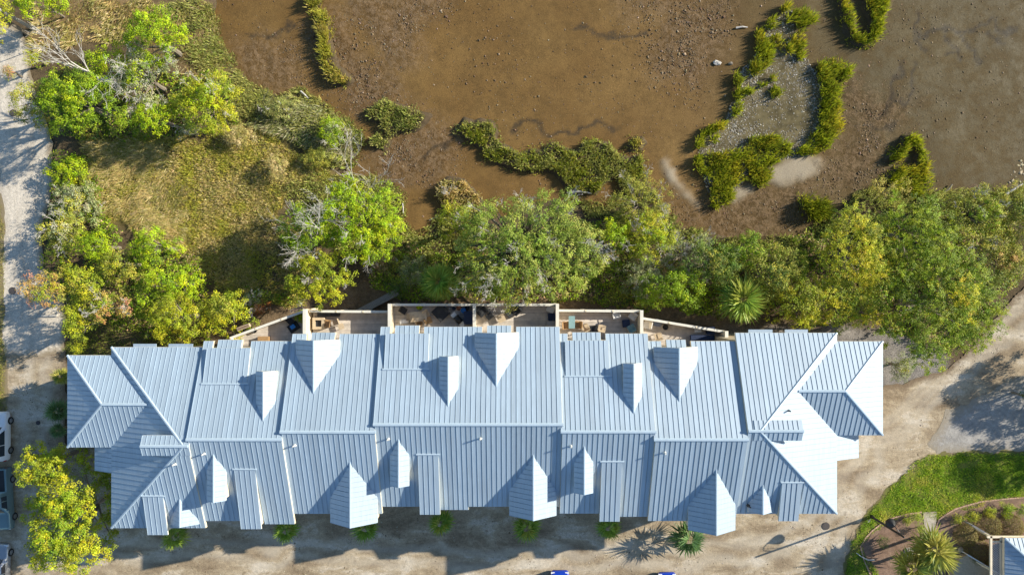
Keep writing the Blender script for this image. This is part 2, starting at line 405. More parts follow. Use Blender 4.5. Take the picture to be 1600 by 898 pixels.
gr = ramp(t, n3.outputs[0], [(.34, (.66, .66, .66)), (.5, (1, 1, 1)), (.68, (1.42, 1.4, 1.36))]).outputs[0]
c = mix(t, 1.0, c, gr, 'MULTIPLY')
g5 = noise(t, 9.0, 5, .8, ps); c = mix(t, 1.0, c, ramp(t, g5.outputs[0], [(.3, (.74, .73, .72)), (.5, (1, 1, 1)), (.7, (1.30, 1.28, 1.25))]).outputs[0], 'MULTIPLY')
c = mix(t, at['sand'], c, ramp(t, n3.outputs[0], [(.3, (.25, .20, .14)), (.7, (.42, .36, .26))]).outputs[0])
t.links.new(c, p.inputs['Base Color'])
rg = math_n(t, 'ADD', ramp(t, n1.outputs[0], [(.35, (.45, .45, .45)), (.6, (.7, .7, .7))]).outputs[0], math_n(t, 'MULTIPLY', math_n(t, 'MAXIMUM', at['dry'], at['sand']), .3), True)
t.links.new(rg, p.inputs['Roughness']); p.inputs['Specular IOR Level'].default_value = .10
hb = math_n(t, 'ADD', math_n(t, 'MULTIPLY', n2.outputs[0], math_n(t, 'MULTIPLY_ADD', at['dry'], .9)), math_n(t, 'MULTIPLY', n3.outputs[0], .12))
hb.node.inputs[0].links[0].from_node.inputs[1].links[0].from_node.inputs[2].default_value = .22
bump(t, p, hb, .8, .12)
M['mud'] = m
tag(np_mesh('mudflat', np.stack([X, Y, Z], 1), Q, m, smooth=True, attrs={'dry': dry, 'sand': sand, 'crk': crk, 'east': east}), kind='structure')

# ---- lumps of mud, pebbles and shell pieces lying on the flat
OCT_V = np.array([(1, 0, 0), (0, 1, 0), (-1, 0, 0), (0, -1, 0), (0, 0, 1), (0, 0, -.4)], float)
OCT_F = np.array([(0, 1, 4), (1, 2, 4), (2, 3, 4), (3, 0, 4), (1, 0, 5), (2, 1, 5), (3, 2, 5), (0, 3, 5)])
def lumps(p, z, r, flat, cols):
    n = len(p); a = rng.uniform(0, 6.28, n); sx = r * rng.uniform(.7, 1.4, n); sy = r * rng.uniform(.6, 1.1, n); sz = r * flat * rng.uniform(.6, 1.3, n)
    v = OCT_V[None] * np.stack([sx, sy, sz], 1)[:, None, :]; v = v + rng.normal(0, .12, v.shape) * r[:, None, None] * np.array([1, 1, .4])
    ca, sa = np.cos(a)[:, None], np.sin(a)[:, None]
    V = np.stack([v[..., 0] * ca - v[..., 1] * sa + p[:, :1], v[..., 0] * sa + v[..., 1] * ca + p[:, 1:2], v[..., 2] + z[:, None]], -1).reshape(-1, 3)
    T = (OCT_F[None] + (np.arange(n) * 6)[:, None, None]).reshape(-1, 3)
    return V, T, np.repeat(cols, 8, 0)
M['stone'] = leaf_mat('loose_stone', 0.0, .8)
pp = np.stack([rng.uniform(-30, 50, 90000), rng.uniform(5, 27.5, 90000)], 1)
sd = mud_sdf(pp[:, 0], pp[:, 1]); de = np.zeros(len(pp))
for d in DRYM: de = np.maximum(de, sstep(-3, 1.5, poly_sdf(pp[:, 0], pp[:, 1], d)))
de = .028 + .62 * de * sstep(.40, .62, fbm(pp[:, 0], pp[:, 1], 2.0, 61, 4)) + .05 * sstep(.58, .7, fbm(pp[:, 0], pp[:, 1], 5, 62, 3)); de *= (sd > .3)
k = rng.random(len(pp)) < de; pp = pp[k]
r = np.exp(rng.normal(math.log(.050), .40, len(pp))).clip(.03, .17)
cl = pick([(.14, .095, .055), (.19, .14, .09), (.11, .072, .04), (.16, .115, .07), (.25, .19, .13)], len(pp))
V, T, cc = lumps(pp, np.full(len(pp), -.455), r, .32, jit(cl, len(pp), .14))
tag(np_mesh('mud_lumps', V, T, M['stone'], cols=cc), 'small crusted lumps of mud scattered over the wet flat', 'mud lumps', kind='stuff')

# ---- sheets for roads, drive, path, lawn and beds
def sheet(name, polypx, z, m, step=.25, jag=.5, far=None, js=1.6, seed=70, z_fn=None):
    poly = PX(polypx); lo = poly.min(0) - 1; hi = poly.max(0) + 1
    X, Y, Q = grid_mesh(np.arange(lo[0], hi[0], step), np.arange(lo[1], hi[1], step))
    s = poly_sdf(X, Y, poly) + (fbm(X, Y, js, seed, 4) - .5) * 2 * jag
    # snap the border vertices onto the zero line so that the edge is ragged but not stair-stepped
    gx, gy = len(np.arange(lo[0], hi[0], step)), len(np.arange(lo[1], hi[1], step))
    S2 = s.reshape(gy, gx); dy, dx = np.gradient(S2, step); g2 = dx ** 2 + dy ** 2 + 1e-3
    near = (np.abs(S2) < step * 1.2) & (S2 < 0)
    X2 = X.reshape(gy, gx) + np.where(near, -S2 * dx / g2, 0).clip(-step, step); Y2 = Y.reshape(gy, gx) + np.where(near, -S2 * dy / g2, 0).clip(-step, step)
    keep = (S2.ravel()[Q].min(1) > -step * 1.2) & (S2.ravel()[Q].max(1) > 0); Q = Q[keep]
    used = np.unique(Q); mp = -np.ones(len(X), int); mp[used] = np.arange(len(used))
    Xv, Yv = X2.ravel()[used], Y2.ravel()[used]; zz = np.maximum(ground_z(Xv, Yv), -.3) * 0 + z
    zz = zz + (fbm(Xv, Yv, 2.0, seed + 3, 3) - .5) * .01
    trk = np.zeros(len(Xv)); wx, wy = Xv + (fbm(Xv, Yv, 3, 201, 3) - .5) * 2.4, Yv + (fbm(Xv, Yv, 3, 202, 3) - .5) * 2.4
    if name == 'driveway':
        for tr_ in TRACKS:
            d_ = line_dist(wx, wy, [P(*q)[:2] for q in tr_]); trk = np.maximum(trk, (1 - sstep(.05, .75, np.abs(d_ - .75))) * (.35 + .9 * fbm(Xv, Yv, 2.5, 203, 3)))
    return tag(np_mesh(name, np.stack([Xv, Yv, zz], 1), mp[Q], m, smooth=True, attrs={'edge': s[used], 'trk': trk}), kind='structure')

TRACKS = [[(1640, 455), (1560, 520), (1490, 590), (1420, 650), (1360, 715), (1310, 780), (1250, 835), (1150, 862), (900, 872), (600, 868), (300, 862), (180, 858)], [(1600, 440), (1500, 560), (1430, 625), (1375, 690), (1330, 760), (1300, 830), (1290, 930)], [(60, 560), (55, 700), (60, 900)]]
def dirt_mat(name, stops, edge_col, spots=None, edge_w=.5, scale=.35, fine=14.0, stretch=(1, 1, 1)):
    m, t, p = new_mat(name); ps = pos(t); mp = N(t, 'ShaderNodeMapping'); mp.inputs['Scale'].default_value = stretch; t.links.new(ps, mp.inputs[0]); v = mp.outputs[0]
    n1 = noise(t, scale, 7, .62, v, .4); n2 = noise(t, 3.0, 6, .7, ps); n3 = noise(t, fine, 4, .8, ps)
    c = ramp(t, n1.outputs[0], stops).outputs[0]
    c = mix(t, 1.0, c, ramp(t, n2.outputs[0], [(.25, (.72, .72, .72)), (.75, (1.22, 1.2, 1.17))]).outputs[0], 'MULTIPLY')
    c = mix(t, 1.0, c, ramp(t, n3.outputs[0], [(.3, (.60, .60, .60)), (.7, (1.38, 1.37, 1.35))]).outputs[0], 'MULTIPLY')
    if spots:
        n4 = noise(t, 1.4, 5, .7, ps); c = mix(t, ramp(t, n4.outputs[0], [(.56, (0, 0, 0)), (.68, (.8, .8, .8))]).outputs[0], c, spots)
    tk = N(t, 'ShaderNodeAttribute', attribute_name='trk').outputs['Fac']; c = mix(t, math_n(t, 'MULTIPLY', tk, .42), c, (.56, .51, .42))
    e = N(t, 'ShaderNodeAttribute', attribute_name='edge').outputs['Fac']
    f = math_n(t, 'ADD', math_n(t, 'DIVIDE', e, edge_w), math_n(t, 'MULTIPLY_ADD', n2.outputs[0], 2.0)); f.node.inputs[1].links[0].from_node.inputs[2].default_value = -1.2
    f = math_n(t, 'ADD', f, 0.0, True)
    c = mix(t, f, edge_col, c)
    t.links.new(c, p.inputs['Base Color']); p.inputs['Roughness'].default_value = .92; p.inputs['Specular IOR Level'].default_value = .15
    bump(t, p, math_n(t, 'ADD', n2.outputs[0], math_n(t, 'MULTIPLY', n3.outputs[0], .5)), .45, .06)
    return m
M['road'] = dirt_mat('worn_asphalt', [(.3, (.46, .41, .335)), (.5, (.57, .515, .43)), (.7, (.66, .60, .51))], (.30, .24, .16), edge_w=.6, scale=.5, stretch=(2.2, .35, 1))
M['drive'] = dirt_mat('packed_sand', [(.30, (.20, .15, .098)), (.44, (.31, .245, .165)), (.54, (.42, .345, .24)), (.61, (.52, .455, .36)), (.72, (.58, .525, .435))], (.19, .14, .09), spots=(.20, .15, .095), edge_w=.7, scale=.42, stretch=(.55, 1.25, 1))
M['gravel'] = dirt_mat('grey_gravel', [(.3, (.27, .26, .245)), (.7, (.40, .385, .36))], (.30, .26, .20), edge_w=.9, scale=.8, fine=26)
M['lawn'] = dirt_mat('turf', [(.3, (.08, .13, .015)), (.5, (.13, .18, .02)), (.72, (.26, .23, .06))], (.17, .15, .06), edge_w=.5, scale=.6)
M['mulch'] = dirt_mat('pine_straw_mulch', [(.3, (.16, .105, .075)), (.5, (.23, .155, .115)), (.75, (.31, .22, .165))], (.20, .14, .1), edge_w=.3, scale=.8, fine=20)
M['path'] = dirt_mat('garden_path', [(.3, (.40, .36, .30)), (.7, (.52, .48, .41))], (.36, .31, .24), edge_w=.3, scale=.9)
M['dryverge'] = dirt_mat('dry_verge', [(.3, (.16, .12, .05)), (.5, (.22, .18, .06)), (.72, (.32, .26, .12))], (.25, .2, .12), edge_w=.6, scale=.8)
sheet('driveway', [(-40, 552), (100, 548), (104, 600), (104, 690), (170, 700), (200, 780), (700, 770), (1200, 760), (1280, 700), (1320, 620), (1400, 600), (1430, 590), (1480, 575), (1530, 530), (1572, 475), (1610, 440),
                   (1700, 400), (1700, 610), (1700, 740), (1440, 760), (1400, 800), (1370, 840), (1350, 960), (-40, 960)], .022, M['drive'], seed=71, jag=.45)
sheet('asphalt_road', [(-60, -60), (-20, 20), (30, 45), (48, 75), (52, 120), (66, 170), (82, 225), (84, 270), (76, 320), (64, 365), (66, 420), (96, 452), (106, 500), (104, 552), (-30, 566), (-30, 240), (-60, 150)], .030, M['road'], seed=72, jag=.4)
sheet('gravel_apron', [(1480, 640), (1530, 618), (1600, 590), (1680, 575), (1700, 720), (1600, 706), (1520, 708), (1462, 710), (1450, 690)], .034, M['gravel'], seed=73, jag=.6)
LAWN_PX = [(1700, 702), (1600, 704), (1520, 705), (1464, 707), (1432, 722), (1402, 746), (1372, 781), (1347, 812), (1331, 846), (1321, 880), (1316, 960), (1380, 960), (1372, 900), (1352, 868), (1350, 850), (1366, 828), (1392, 812), (1436, 802), (1462, 812), (1494, 796), (1532, 786), (1600, 778), (1700, 776)]
sheet('lawn', LAWN_PX, .040, M['lawn'], seed=74, jag=.5, js=.9)
BED_PX = [(1368, 960), (1362, 898), (1348, 872), (1345, 852), (1360, 830), (1390, 810), (1440, 799), (1447, 850), (1462, 826), (1466, 811), (1492, 794), (1531, 783), (1600, 776), (1700, 774), (1700, 960)]
sheet('garden_bed', BED_PX, .048, M['mulch'], seed=75, jag=.06)
sheet('garden_path', [(1441, 799), (1464, 798), (1462, 825), (1455, 842), (1448, 842), (1443, 825)], .072, M['path'], seed=76, jag=.08, step=.15)
sheet('verge', [(-60, 260), (-6, 260), (2, 300), (9, 360), (8, 420), (5, 480), (8, 560), (11, 640), (4, 700), (-60, 720)], .036, M['dryverge'], seed=77, jag=.4)

# loose stones and bark scattered over the drive and the lane
pp = np.stack([rng.uniform(-46, 46, 26000), rng.uniform(-27.5, -2, 26000)], 1); dpoly = PX([(-20, 560), (100, 556), (104, 690), (200, 790), (700, 800), (1290, 800), (1340, 730), (1385, 690), (1440, 600), (1540, 530), (1600, 460), (1600, 610), (1480, 690), (1400, 740), (1340, 820), (1310, 900), (-20, 900)])
k = (poly_sdf(pp[:, 0], pp[:, 1], dpoly) > 0) & (rng.random(len(pp)) < .10 + .9 * sstep(.5, .7, fbm(pp[:, 0], pp[:, 1], 2.2, 210, 4))); pp = pp[k]
V, T, cc = lumps(pp, np.full(len(pp), .03), np.exp(rng.normal(math.log(.035), .35, len(pp))).clip(.02, .09), .5, jit(pick([(.30, .25, .18), (.20, .15, .10), (.45, .41, .34), (.14, .10, .06)], len(pp)), len(pp), .15))
tag(np_mesh('loose_gravel', V, T, M['stone'], cols=cc), 'loose stones and bark bits scattered over the sandy drive', 'gravel', kind='stuff')
# ------------------------------------------------------------------ the row of townhouses
PITCH = .4167; ZR = 12.0; SEAM = .388
house = thing('condominium_building', 'long row of beige townhouses under pale blue standing seam metal roofs', 'building', (-3.1, -11.3, 0))
REST = MB()          # panels of the hips, wings and porches, past the 300 largest
def clip_strip(poly, ax, a, b):
    for sgn, lim in ((1, a), (-1, -b)):
        out = []
        for i in range(len(poly)):
            p, q = poly[i], poly[(i + 1) % len(poly)]; dp, dq = sgn * p[ax] - lim, sgn * q[ax] - lim
            if dp >= 0: out.append(p)
            if (dp >= 0) != (dq >= 0):
                k = dp / (dp - dq); out.append((p[0] + (q[0] - p[0]) * k, p[1] + (q[1] - p[1]) * k))
        poly = out
        if not poly: return []
    o = []
    for p in poly:
        if not o or abs(p[0] - o[-1][0]) + abs(p[1] - o[-1][1]) > 1e-5: o.append(p)
    if len(o) > 1 and abs(o[0][0] - o[-1][0]) + abs(o[0][1] - o[-1][1]) < 1e-5: o.pop()
    return o
def area(poly): return .5 * sum(poly[i][0] * poly[(i + 1) % len(poly)][1] - poly[(i + 1) % len(poly)][0] * poly[i][1] for i in range(len(poly)))
def roof_slope(poly, zf, ax, parent, eave=None, seam=SEAM, name='roof_slope', slab=.26, sub=True, start=None, ribh=.036):
    """poly in plan; zf(x, y) height; ax = 0 when the seams run along y (strips in x), 1 when along x.
    eave(s) gives the plan coordinate of the eave for a strip centred on s (None keeps the polygon)."""
    if area(poly) < 0: poly = poly[::-1]
    lo = min(p[ax] for p in poly); hi = max(p[ax] for p in poly); n = max(1, round((hi - lo) / seam)); w = (hi - lo) / n
    slabm = MB(); panels = []
    for i in range(n):
        a, b = lo + i * w, lo + (i + 1) * w; c = clip_strip(poly, ax, a, b)
        if len(c) < 3 or abs(area(c)) < .01: continue
        if eave:
            e = eave((a + b) / 2)
            if e is not None:
                up, lim = e; o = []
                ext = (max if up else min)(p[1] for p in c)
                c = [((p[0], lim) if abs(p[1] - ext) < 1e-4 else p) for p in c]
        tp = [(x, y, zf(x, y)) for x, y in c]
        slabm.prism([(x, y, z - .06 - slab) for x, y, z in tp], [(x, y, z - .06) for x, y, z in tp])
        cg = clip_strip(c, ax, a, b - .020); tg = [(x, y, zf(x, y)) for x, y in cg] if len(cg) >= 3 else tp
        m = MB(); m.prism([(x, y, z - .058) for x, y, z in tg], tg)
        on = sorted([p for p in tp if abs(p[ax] - a) < 1e-4], key=lambda p: p[1 - ax])
        if len(on) >= 2:
            q0, q1 = on[0], on[-1]; d = Vector((0, 0, 0)); d[ax] = .022
            v = [Vector(q0), Vector(q1), Vector(q1) + d, Vector(q0) + d]; 
            for k in (2, 3): v[k].z = zf(v[k].x, v[k].y)
            if ax == 1: v = [v[0], v[3], v[2], v[1]]
            else: v = [v[0], v[3], v[2], v[1]]
            m.prism([tuple(x - Vector((0, 0, .01))) for x in v], [tuple(x + Vector((0, 0, ribh))) for x in v])
        panels.append(m)
    if sub:
        sl_o = slabm.build(name, M['cream'], parent)
        for m in panels:
            if name == 'roof_slope' or parent is not house: m.build('roof_panel', M['roof'], sl_o)
            else:
                k = len(REST.v); REST.v += m.v; REST.f += [tuple(i + k for i in f) for f in m.f]
        return sl_o
    big = MB()
    for m in panels:
        k = len(big.v); big.v += m.v; big.f += [tuple(i + k for i in f) for f in m.f]
    return big.build(name, M['roof'], parent), slabm
def cap_line(p, q, parent, w=.10, lift=.05, name='hip_cap'):
    p = Vector(p); q = Vector(q); d = (q - p); L = d.length; d.normalize(); s = d.cross(Vector((0, 0, 1))).normalized() * w; u = Vector((0, 0, lift))
    m = MB(); m.prism([p - s - u, p + s - u, q + s - u, q - s - u], [p - s * .5 + u, p + s * .5 + u, q + s * .5 + u, q - s * .5 + u]); return m.build(name, M['roofcap'], parent)

def in_any(s, ivs):
    return any(a <= s <= b for a, b in ivs)
# name, x0, x1, ridge y, list of sub-unit origins with kind
UNITS = [(-24.7, -17.55, -11.60, [(-24.7, 'A')]), (-17.55, -10.45, -11.02, [(-17.55, 'B')]), (-10.45, 3.85, -10.45, [(-10.45, 'A'), (-3.3, 'B')]),
         (3.85, 10.95, -11.0, [(3.85, 'A')]), (10.95, 18.0, -11.6, [(10.95, 'B')])]
RUN = 7.28
def wall_block(x0, x1, yr, y_up, y_dn):
    m = MB(); zz = lambda y: ZR - PITCH * abs(y - yr) - .36
    pr = [(y_up, 0), (y_up, zz(y_up)), (yr, zz(yr)), (y_dn, zz(y_dn)), (y_dn, 0)]
    m.prism([(x0, y, z) for y, z in pr], [(x1, y, z) for y, z in pr]); return m.build('wall', M['wall'], house)

def gable_dormer(X, yr, sgn, zr, y_front, half, pitch=.667):
    """sgn +1 on the slope towards the marsh, -1 towards the drive"""
    zmain = lambda y: ZR - PITCH * abs(y - yr); ya = yr + sgn * (ZR - zr) / PITCH; ze = zr - pitch * half; ye = yr + sgn * (ZR - ze) / PITCH
    if (y_front - ye) * sgn < .1: ye = y_front - sgn * .1
    m = MB(); w = half - .10; yb = ya; yf = y_front - sgn * .12; zb = min(zmain(yf), ze) - .35
    if abs(yf - yr) > RUN: zb = ze - 1.2
    pr = [(-w, zb), (w, zb), (w, zr - pitch * w - .16), (0, zr - .16), (-w, zr - pitch * w - .16)]
    m.prism([(X + a, yb, b) for a, b in pr], [(X + a, yf, b) for a, b in pr]); d = m.build('dormer', M['cream'], house)
    for sd in (-1, 1):
        poly = [(X, y_front), (X + sd * half, y_front), (X + sd * half, ye - sgn * .02), (X, ya - sgn * .02)]
        o, slab = roof_slope(poly, lambda x, y: zr - pitch * abs(x - X), 1, d, name='dormer_roof', slab=.08, sub=False)
        slab.build('dormer_soffit', M['trim'], d)
    cap_line((X, y_front, zr + .015), (X, ya - sgn * .25, zr + .015), d, .07, .04, 'ridge_cap')
    ww = MB(); yo = yf + sgn * .015; hh = max(.25, (zr - zb) * .5)
    ww.box((X, yo, zb + .25 + hh / 2), (w * 1.1, .04, hh)); ww.build('dormer_window', M['glass'], d)
    return d
def shed_dormer(x0, x1, yr, sgn, y_top, y_bot, z_bot):
    zmain = lambda y: ZR - PITCH * abs(y - yr); zt = zmain(y_top) + .02; k = (zt - z_bot) / abs(y_bot - y_top)
    zf = lambda x, y: zt - k * abs(y - y_top)
    m = MB(); i = .09; yb = y_bot - sgn * .25
    pr = [(y_top, zmain(y_top) - .25), (y_top, zf(0, y_top) - .14), (yb, zf(0, yb) - .14), (yb, max(zmain(yb) - .3, 0)), ]
    m.prism([(x0 + i, a, b) for a, b in pr], [(x1 - i, a, b) for a, b in pr]); d = m.build('shed_dormer', M['cream'], house)
    poly = [(x0, y_top), (x1, y_top), (x1, y_bot), (x0, y_bot)]
    o, slab = roof_slope(poly, zf, 0, d, name='dormer_roof', slab=.08, sub=False, seam=.40); slab.build('dormer_soffit', M['trim'], d)
    cap_line((x0 - .12, y_top, zt + .03), (x1 + .12, y_top, zt + .03), d, .08, .035, 'flashing')
    return d

for x0, x1, yr, subs in UNITS:
    zf = lambda x, y, yr=yr: ZR - PITCH * abs(y - yr)
    yu, yd = yr + RUN, yr - RUN + .1
    notch = []; tabs = []; ext = []
    for ox, kind in subs:
        d0 = 1.15 if kind == 'A' else 1.2
        if kind == 'A': notch += [(ox + .75, ox + 1.15), (ox + 3.12, ox + 3.55)]; tabs.append((ox + 1.15, ox + 3.12)); ext.append((ox + 4.75, ox + 7.1))
        else: notch += [(ox + .95, ox + 1.32), (ox + 3.2, ox + 3.6)]; tabs.append((ox + 1.32, ox + 3.2))
    eu = lambda s, notch=notch, tabs=tabs, yu=yu: (True, yu - .52) if in_any(s, notch) else ((True, yu + .10) if in_any(s, tabs) else None)
    ed = lambda s, ext=ext, yd=yd: (False, yd - .30) if in_any(s, ext) else None
    roof_slope([(x0 - .12, yu), (x1, yu), (x1, yr), (x0 - .12, yr)], zf, 0, house, eu)
    roof_slope([(x0, yd), (x1, yd), (x1, yr), (x0, yr)], zf, 0, house, ed)
    cap_line((x0 - .14, yr, ZR + .03), (x1 + .05, yr, ZR + .03), house, .14, .05, 'ridge_cap')
    wall_block(x0 + .12, x1 - .02, yr, yr + 6.5, yr - 6.7)
    for ox, kind in subs:
        if kind == 'A':
            shed_dormer(ox + .38, ox + 3.85, yr, 1, yr + 4.02, yr + 6.78, 9.56)
            gable_dormer(ox + 5.53, yr, 1, 11.42, yr + 5.12, .74)
            gable_dormer(ox + 1.72, yr, -1, 11.45, yr - 4.95, .74)
            shed_dormer(ox + 3.12, ox + 4.74, yr, -1, yr - 2.5, yr - 7.62, 9.62)
        else:
            gable_dormer(ox + 2.08, yr, 1, 10.82, yr + 6.88, 1.75)
            gable_dormer(ox + 4.96, yr, -1, 10.9, yr - 7.68, 1.88)

# hipped ends with side wings
def end_unit(side, xi, xo, yr, wing, porch):
    """side -1 left, +1 right; xi inner edge, xo outer eave"""
    xa = xo - side * RUN; yu, yd = yr + RUN, yr - RUN; ze = ZR - PITCH * RUN
    zf = lambda x, y: ZR - PITCH * abs(y - yr)
    def tab(s):
        for a, b in ((1.1, 3.05), (4.05, 5.9)):
            q = xi + side * (a if side > 0 else a + .3); q2 = xi + side * (b if side > 0 else b + .3)
            if min(q, q2) <= s <= max(q, q2): return (True, yu + .10)
        return None
    up = [(xo, yu), (xi, yu), (xi, yr), (xa, yr)]; dn = [(xo, yd), (xi, yd), (xi, yr), (xa, yr)]
    roof_slope(up, zf, 0, house); roof_slope(dn, zf, 0, house)
    zh = lambda x, y: ze + PITCH * abs(x - xo)
    roof_slope([(xo, yu), (xa, yr), (xo, yd)], zh, 1, house, seam=.42, name='hip_roof_slope')
    cap_line((xo, yu, ze + .03), (xa, yr, ZR + .03), house); cap_line((xo, yd, ze + .03), (xa, yr, ZR + .03), house)
    # extra eave pieces below the upper eave
    for a, b in ((1.1, 3.05), (4.05, 5.9)):
        q = sorted((xi + side * a, xi + side * b)); m = MB(); m.box(((q[0] + q[1]) / 2, yu + .06, ze - .16), (q[1] - q[0], .4, .08)); m.build('eave_canopy', M['roof'], house)
    # gablet: the ridge runs on past the hip
    xg = xa + side * 3.3; m = MB()
    zt = lambda y: ZR - PITCH * abs(y - yr)
    pr = [(yr - .55, zh(xg, 0) - .2), (yr + .55, zh(xg, 0) - .2), (yr + .55, zt(yr + .55) - .14), (yr, ZR - .14), (yr - .55, zt(yr - .55) - .14)]
    m.prism([(xa - side * .1, a, b) for a, b in pr], [(xg - side * .45, a, b) for a, b in pr]); g = m.build('gablet', M['cream'], house)
    for sg in (-1, 1):
        o, slab = roof_slope([(xa - side * .4, yr), (xg, yr), (xg, yr + sg * .78), (xa - side * .4, yr + sg * .78)], lambda x, y: zt(y) + .025, 0, g, name='gablet_roof', slab=.06, sub=False); slab.build('gablet_soffit', M['trim'], g)
    cap_line((xi, yr, ZR + .04), (xg, yr, ZR + .05), house, .13, .05, 'ridge_cap')
    # walls of the main block
    m = MB(); q = .55; zt2 = 8.75
    a, b = sorted((xo - side * q, xi)); m.box(((a + b) / 2, yr, zt2 / 2), (b - a, 2 * RUN - 1.3, zt2)); m.build('wall', M['wall'], house)
    # wing
    wx, wy, wh = wing; zw = ze + PITCH * wh; wxa = wx - side * wh; wxr = xo - side * (zw - ze) / PITCH
    zs = lambda x, y: ze + PITCH * (wh - abs(y - wy)); zhh = lambda x, y: ze + PITCH * abs(x - wx)
    roof_slope([(wx, wy + wh), (wxa, wy), (wxr, wy), (xo, wy + wh)], zs, 0, house, name='wing_roof_slope')
    roof_slope([(wx, wy - wh), (wxa, wy), (wxr, wy), (xo, wy - wh)], zs, 0, house, name='wing_roof_slope')
    roof_slope([(wx, wy + wh), (wxa, wy), (wx, wy - wh)], zhh, 1, house, name='wing_roof_slope')
    cap_line((wx, wy + wh, ze + .03), (wxa, wy, zw + .03), house); cap_line((wx, wy - wh, ze + .03), (wxa, wy, zw + .03), house); cap_line((wxa, wy, zw + .03), (wxr, wy, zw + .03), house, .12, .05, 'ridge_cap')
    m = MB(); a, b = sorted((wx - side * .5, xo - side * .5)); m.box(((a + b) / 2, wy, 4.35), (b - a, 2 * wh - 1.0, 8.7)); m.build('wall', M['wall'], house)
    # lower porch roof running on from the hip
    px_, y0, y1 = porch; zp = lambda x, y: ze - .02 - PITCH * abs(x - xo)
    roof_slope([(xo - side * .25, y0), (px_, y0), (px_, y1), (xo - side * .25, y1)], lambda x, y: ze - .05 - PITCH * (x - xo) * side, 1, house, name='porch_roof_slope', slab=.15)
    for yy in (y0 - .2, y1 + .2):
        m = MB(); m.box((px_ - side * .3, yy, 3.95), (.16, .16, 7.9)); m.build('porch_post', M['cream'], house)
end_unit(-1, -24.7, -32.3, -12.09, (-35.85, -9.17, 3.70), (-34.15, -12.6, -14.95))
end_unit(1, 18.0, 26.2, -10.94, (29.9, -8.12, 3.78), (28.45, -11.5, -13.95))
shed_dormer(-29.1, -27.5, -12.09, -1, -16.4, -19.75, 9.45)
shed_dormer(21.3, 22.9, -10.94, -1, -15.35, -18.65, 9.45)
gable_dormer(-26.25, -12.09, -1, 10.06, -18.95, 1.15)
gable_dormer(19.85, -10.94, -1, 10.02, -17.95, .95)

REST.build('small_roof_panels', M['roof'], house)['kind'] = 'stuff'
# vent pipes through the roof
for (px, py), yr, sgn in (((320, 708), -11.6, 1), ((461, 695), -11.02, 1), ((607, 685), -10.45, 1), ((751, 684), -10.45, 1), ((892, 696), -11.0, 1), ((1038, 706), -11.6, 1), ((273, 725), -12.09, 1)):
    x, y, _ = P(px, py, 11.5); z = ZR - PITCH * abs(y - yr); m = MB(); m.lathe((x, y, z - .05), [(.14, 0), (.13, .05), (.06, .12), (.06, .52), (.045, .52)], 10); m.build('vent_pipe', M['trim'], house)
for (px, py), z in (((1232, 641), 10.95), ((1170, 790), 9.5)):
    x, y, _ = P(px, py, z); m = MB(); m.lathe((x, y, z - .25), [(.14, 0), (.13, .2), (.06, .28), (.06, .62), (.045, .62)], 10); m.build('vent_pipe', M['black'], house)

# ---- terraces on the marsh side, on posts and walls, with solid parapets
ZD = 3.0
def T(px, py, z=ZD): return P(px, py, z)
def parapet(pts, h=.95, th=.11, name='parapet'):
    for p, q in zip(pts[:-1], pts[1:]):
        p = Vector((p[0], p[1], 0)); q = Vector((q[0], q[1], 0)); d = q - p; L = d.length; a = math.atan2(d.y, d.x); c = (p + q) / 2
        m = MB(); m.box((c.x, c.y, ZD + h / 2 - .15), (L, th, h + .3), a); o = m.build(name, M['cream'], house)
        m = MB(); m.box((c.x, c.y, ZD + h + .025), (L + .12, th + .10, .05), a); m.build('cap_rail', M['trim'], o)
        k = max(2, int(L / 1.9) + 1)
        for i in range(k):
            r = p + d * (i / (k - 1)); m = MB(); m.box((r.x, r.y, (ZD + h + .09) / 2), (.14, .14, ZD + h + .09), a); m.build('post', M['cream'], o)
def terrace(poly, ywall):
    xs0 = [p[0] for p in poly]; lo, hi = min(p[1] for p in poly), max(p[1] for p in poly)
    m = MB(); 
    pl = poly if area(poly) > 0 else poly[::-1]
    m.prism([(x, y, ZD - .35) for x, y in pl], [(x, y, ZD - .032) for x, y in pl]); o = m.build('terrace', M['cream'], house)
    y = lo
    while y < hi - .02:
        c = clip_strip(pl, 1, y + .006, min(y + .144, hi))
        if len(c) >= 3:
            b = MB(); b.prism([(x, yy, ZD - .03) for x, yy in c], [(x, yy, ZD) for x, yy in c]); b.build('deck_board', M['deck'], o)
        y += .15
    return o
def xy(px, py, z=ZD): return P(px, py, z)[:2]
# outline corner points at parapet top height
tz = ZD + 1.0
a1, a2 = xy(360, 528, tz), xy(480, 484, tz); b1, b2 = xy(484, 486, tz), xy(609, 487, tz); c1, c2, c3 = xy(611, 476, tz), xy(742, 476, tz), xy(870, 476, tz)
d1, d2 = xy(873, 485, tz), xy(1000, 486, tz); e1, e2 = xy(1003, 497, tz), xy(1131, 518, tz)
YW = -5.0
terrace([a1, (a2[0], a2[1]), (a2[0], YW - .3), (a1[0], YW - .3)], YW); parapet([a1, a2])
terrace([b1, b2, (b2[0], YW + .3), (b1[0], YW + .3)], YW); parapet([b1, b2])
terrace([c1, c2, (c2[0], YW + 1), (c1[0], YW + 1)], YW); parapet([c1, c2]); terrace([(c2[0] + .01, c2[1]), c3, (c3[0], YW + 1), (c2[0] + .01, YW + 1)], YW); parapet([c2, c3])
terrace([d1, d2, (d2[0], YW + .3), (d1[0], YW + .3)], YW); parapet([d1, d2])
terrace([e1, e2, (e2[0], YW - .2), (e1[0], YW - .2)], YW); parapet([e1, e2])
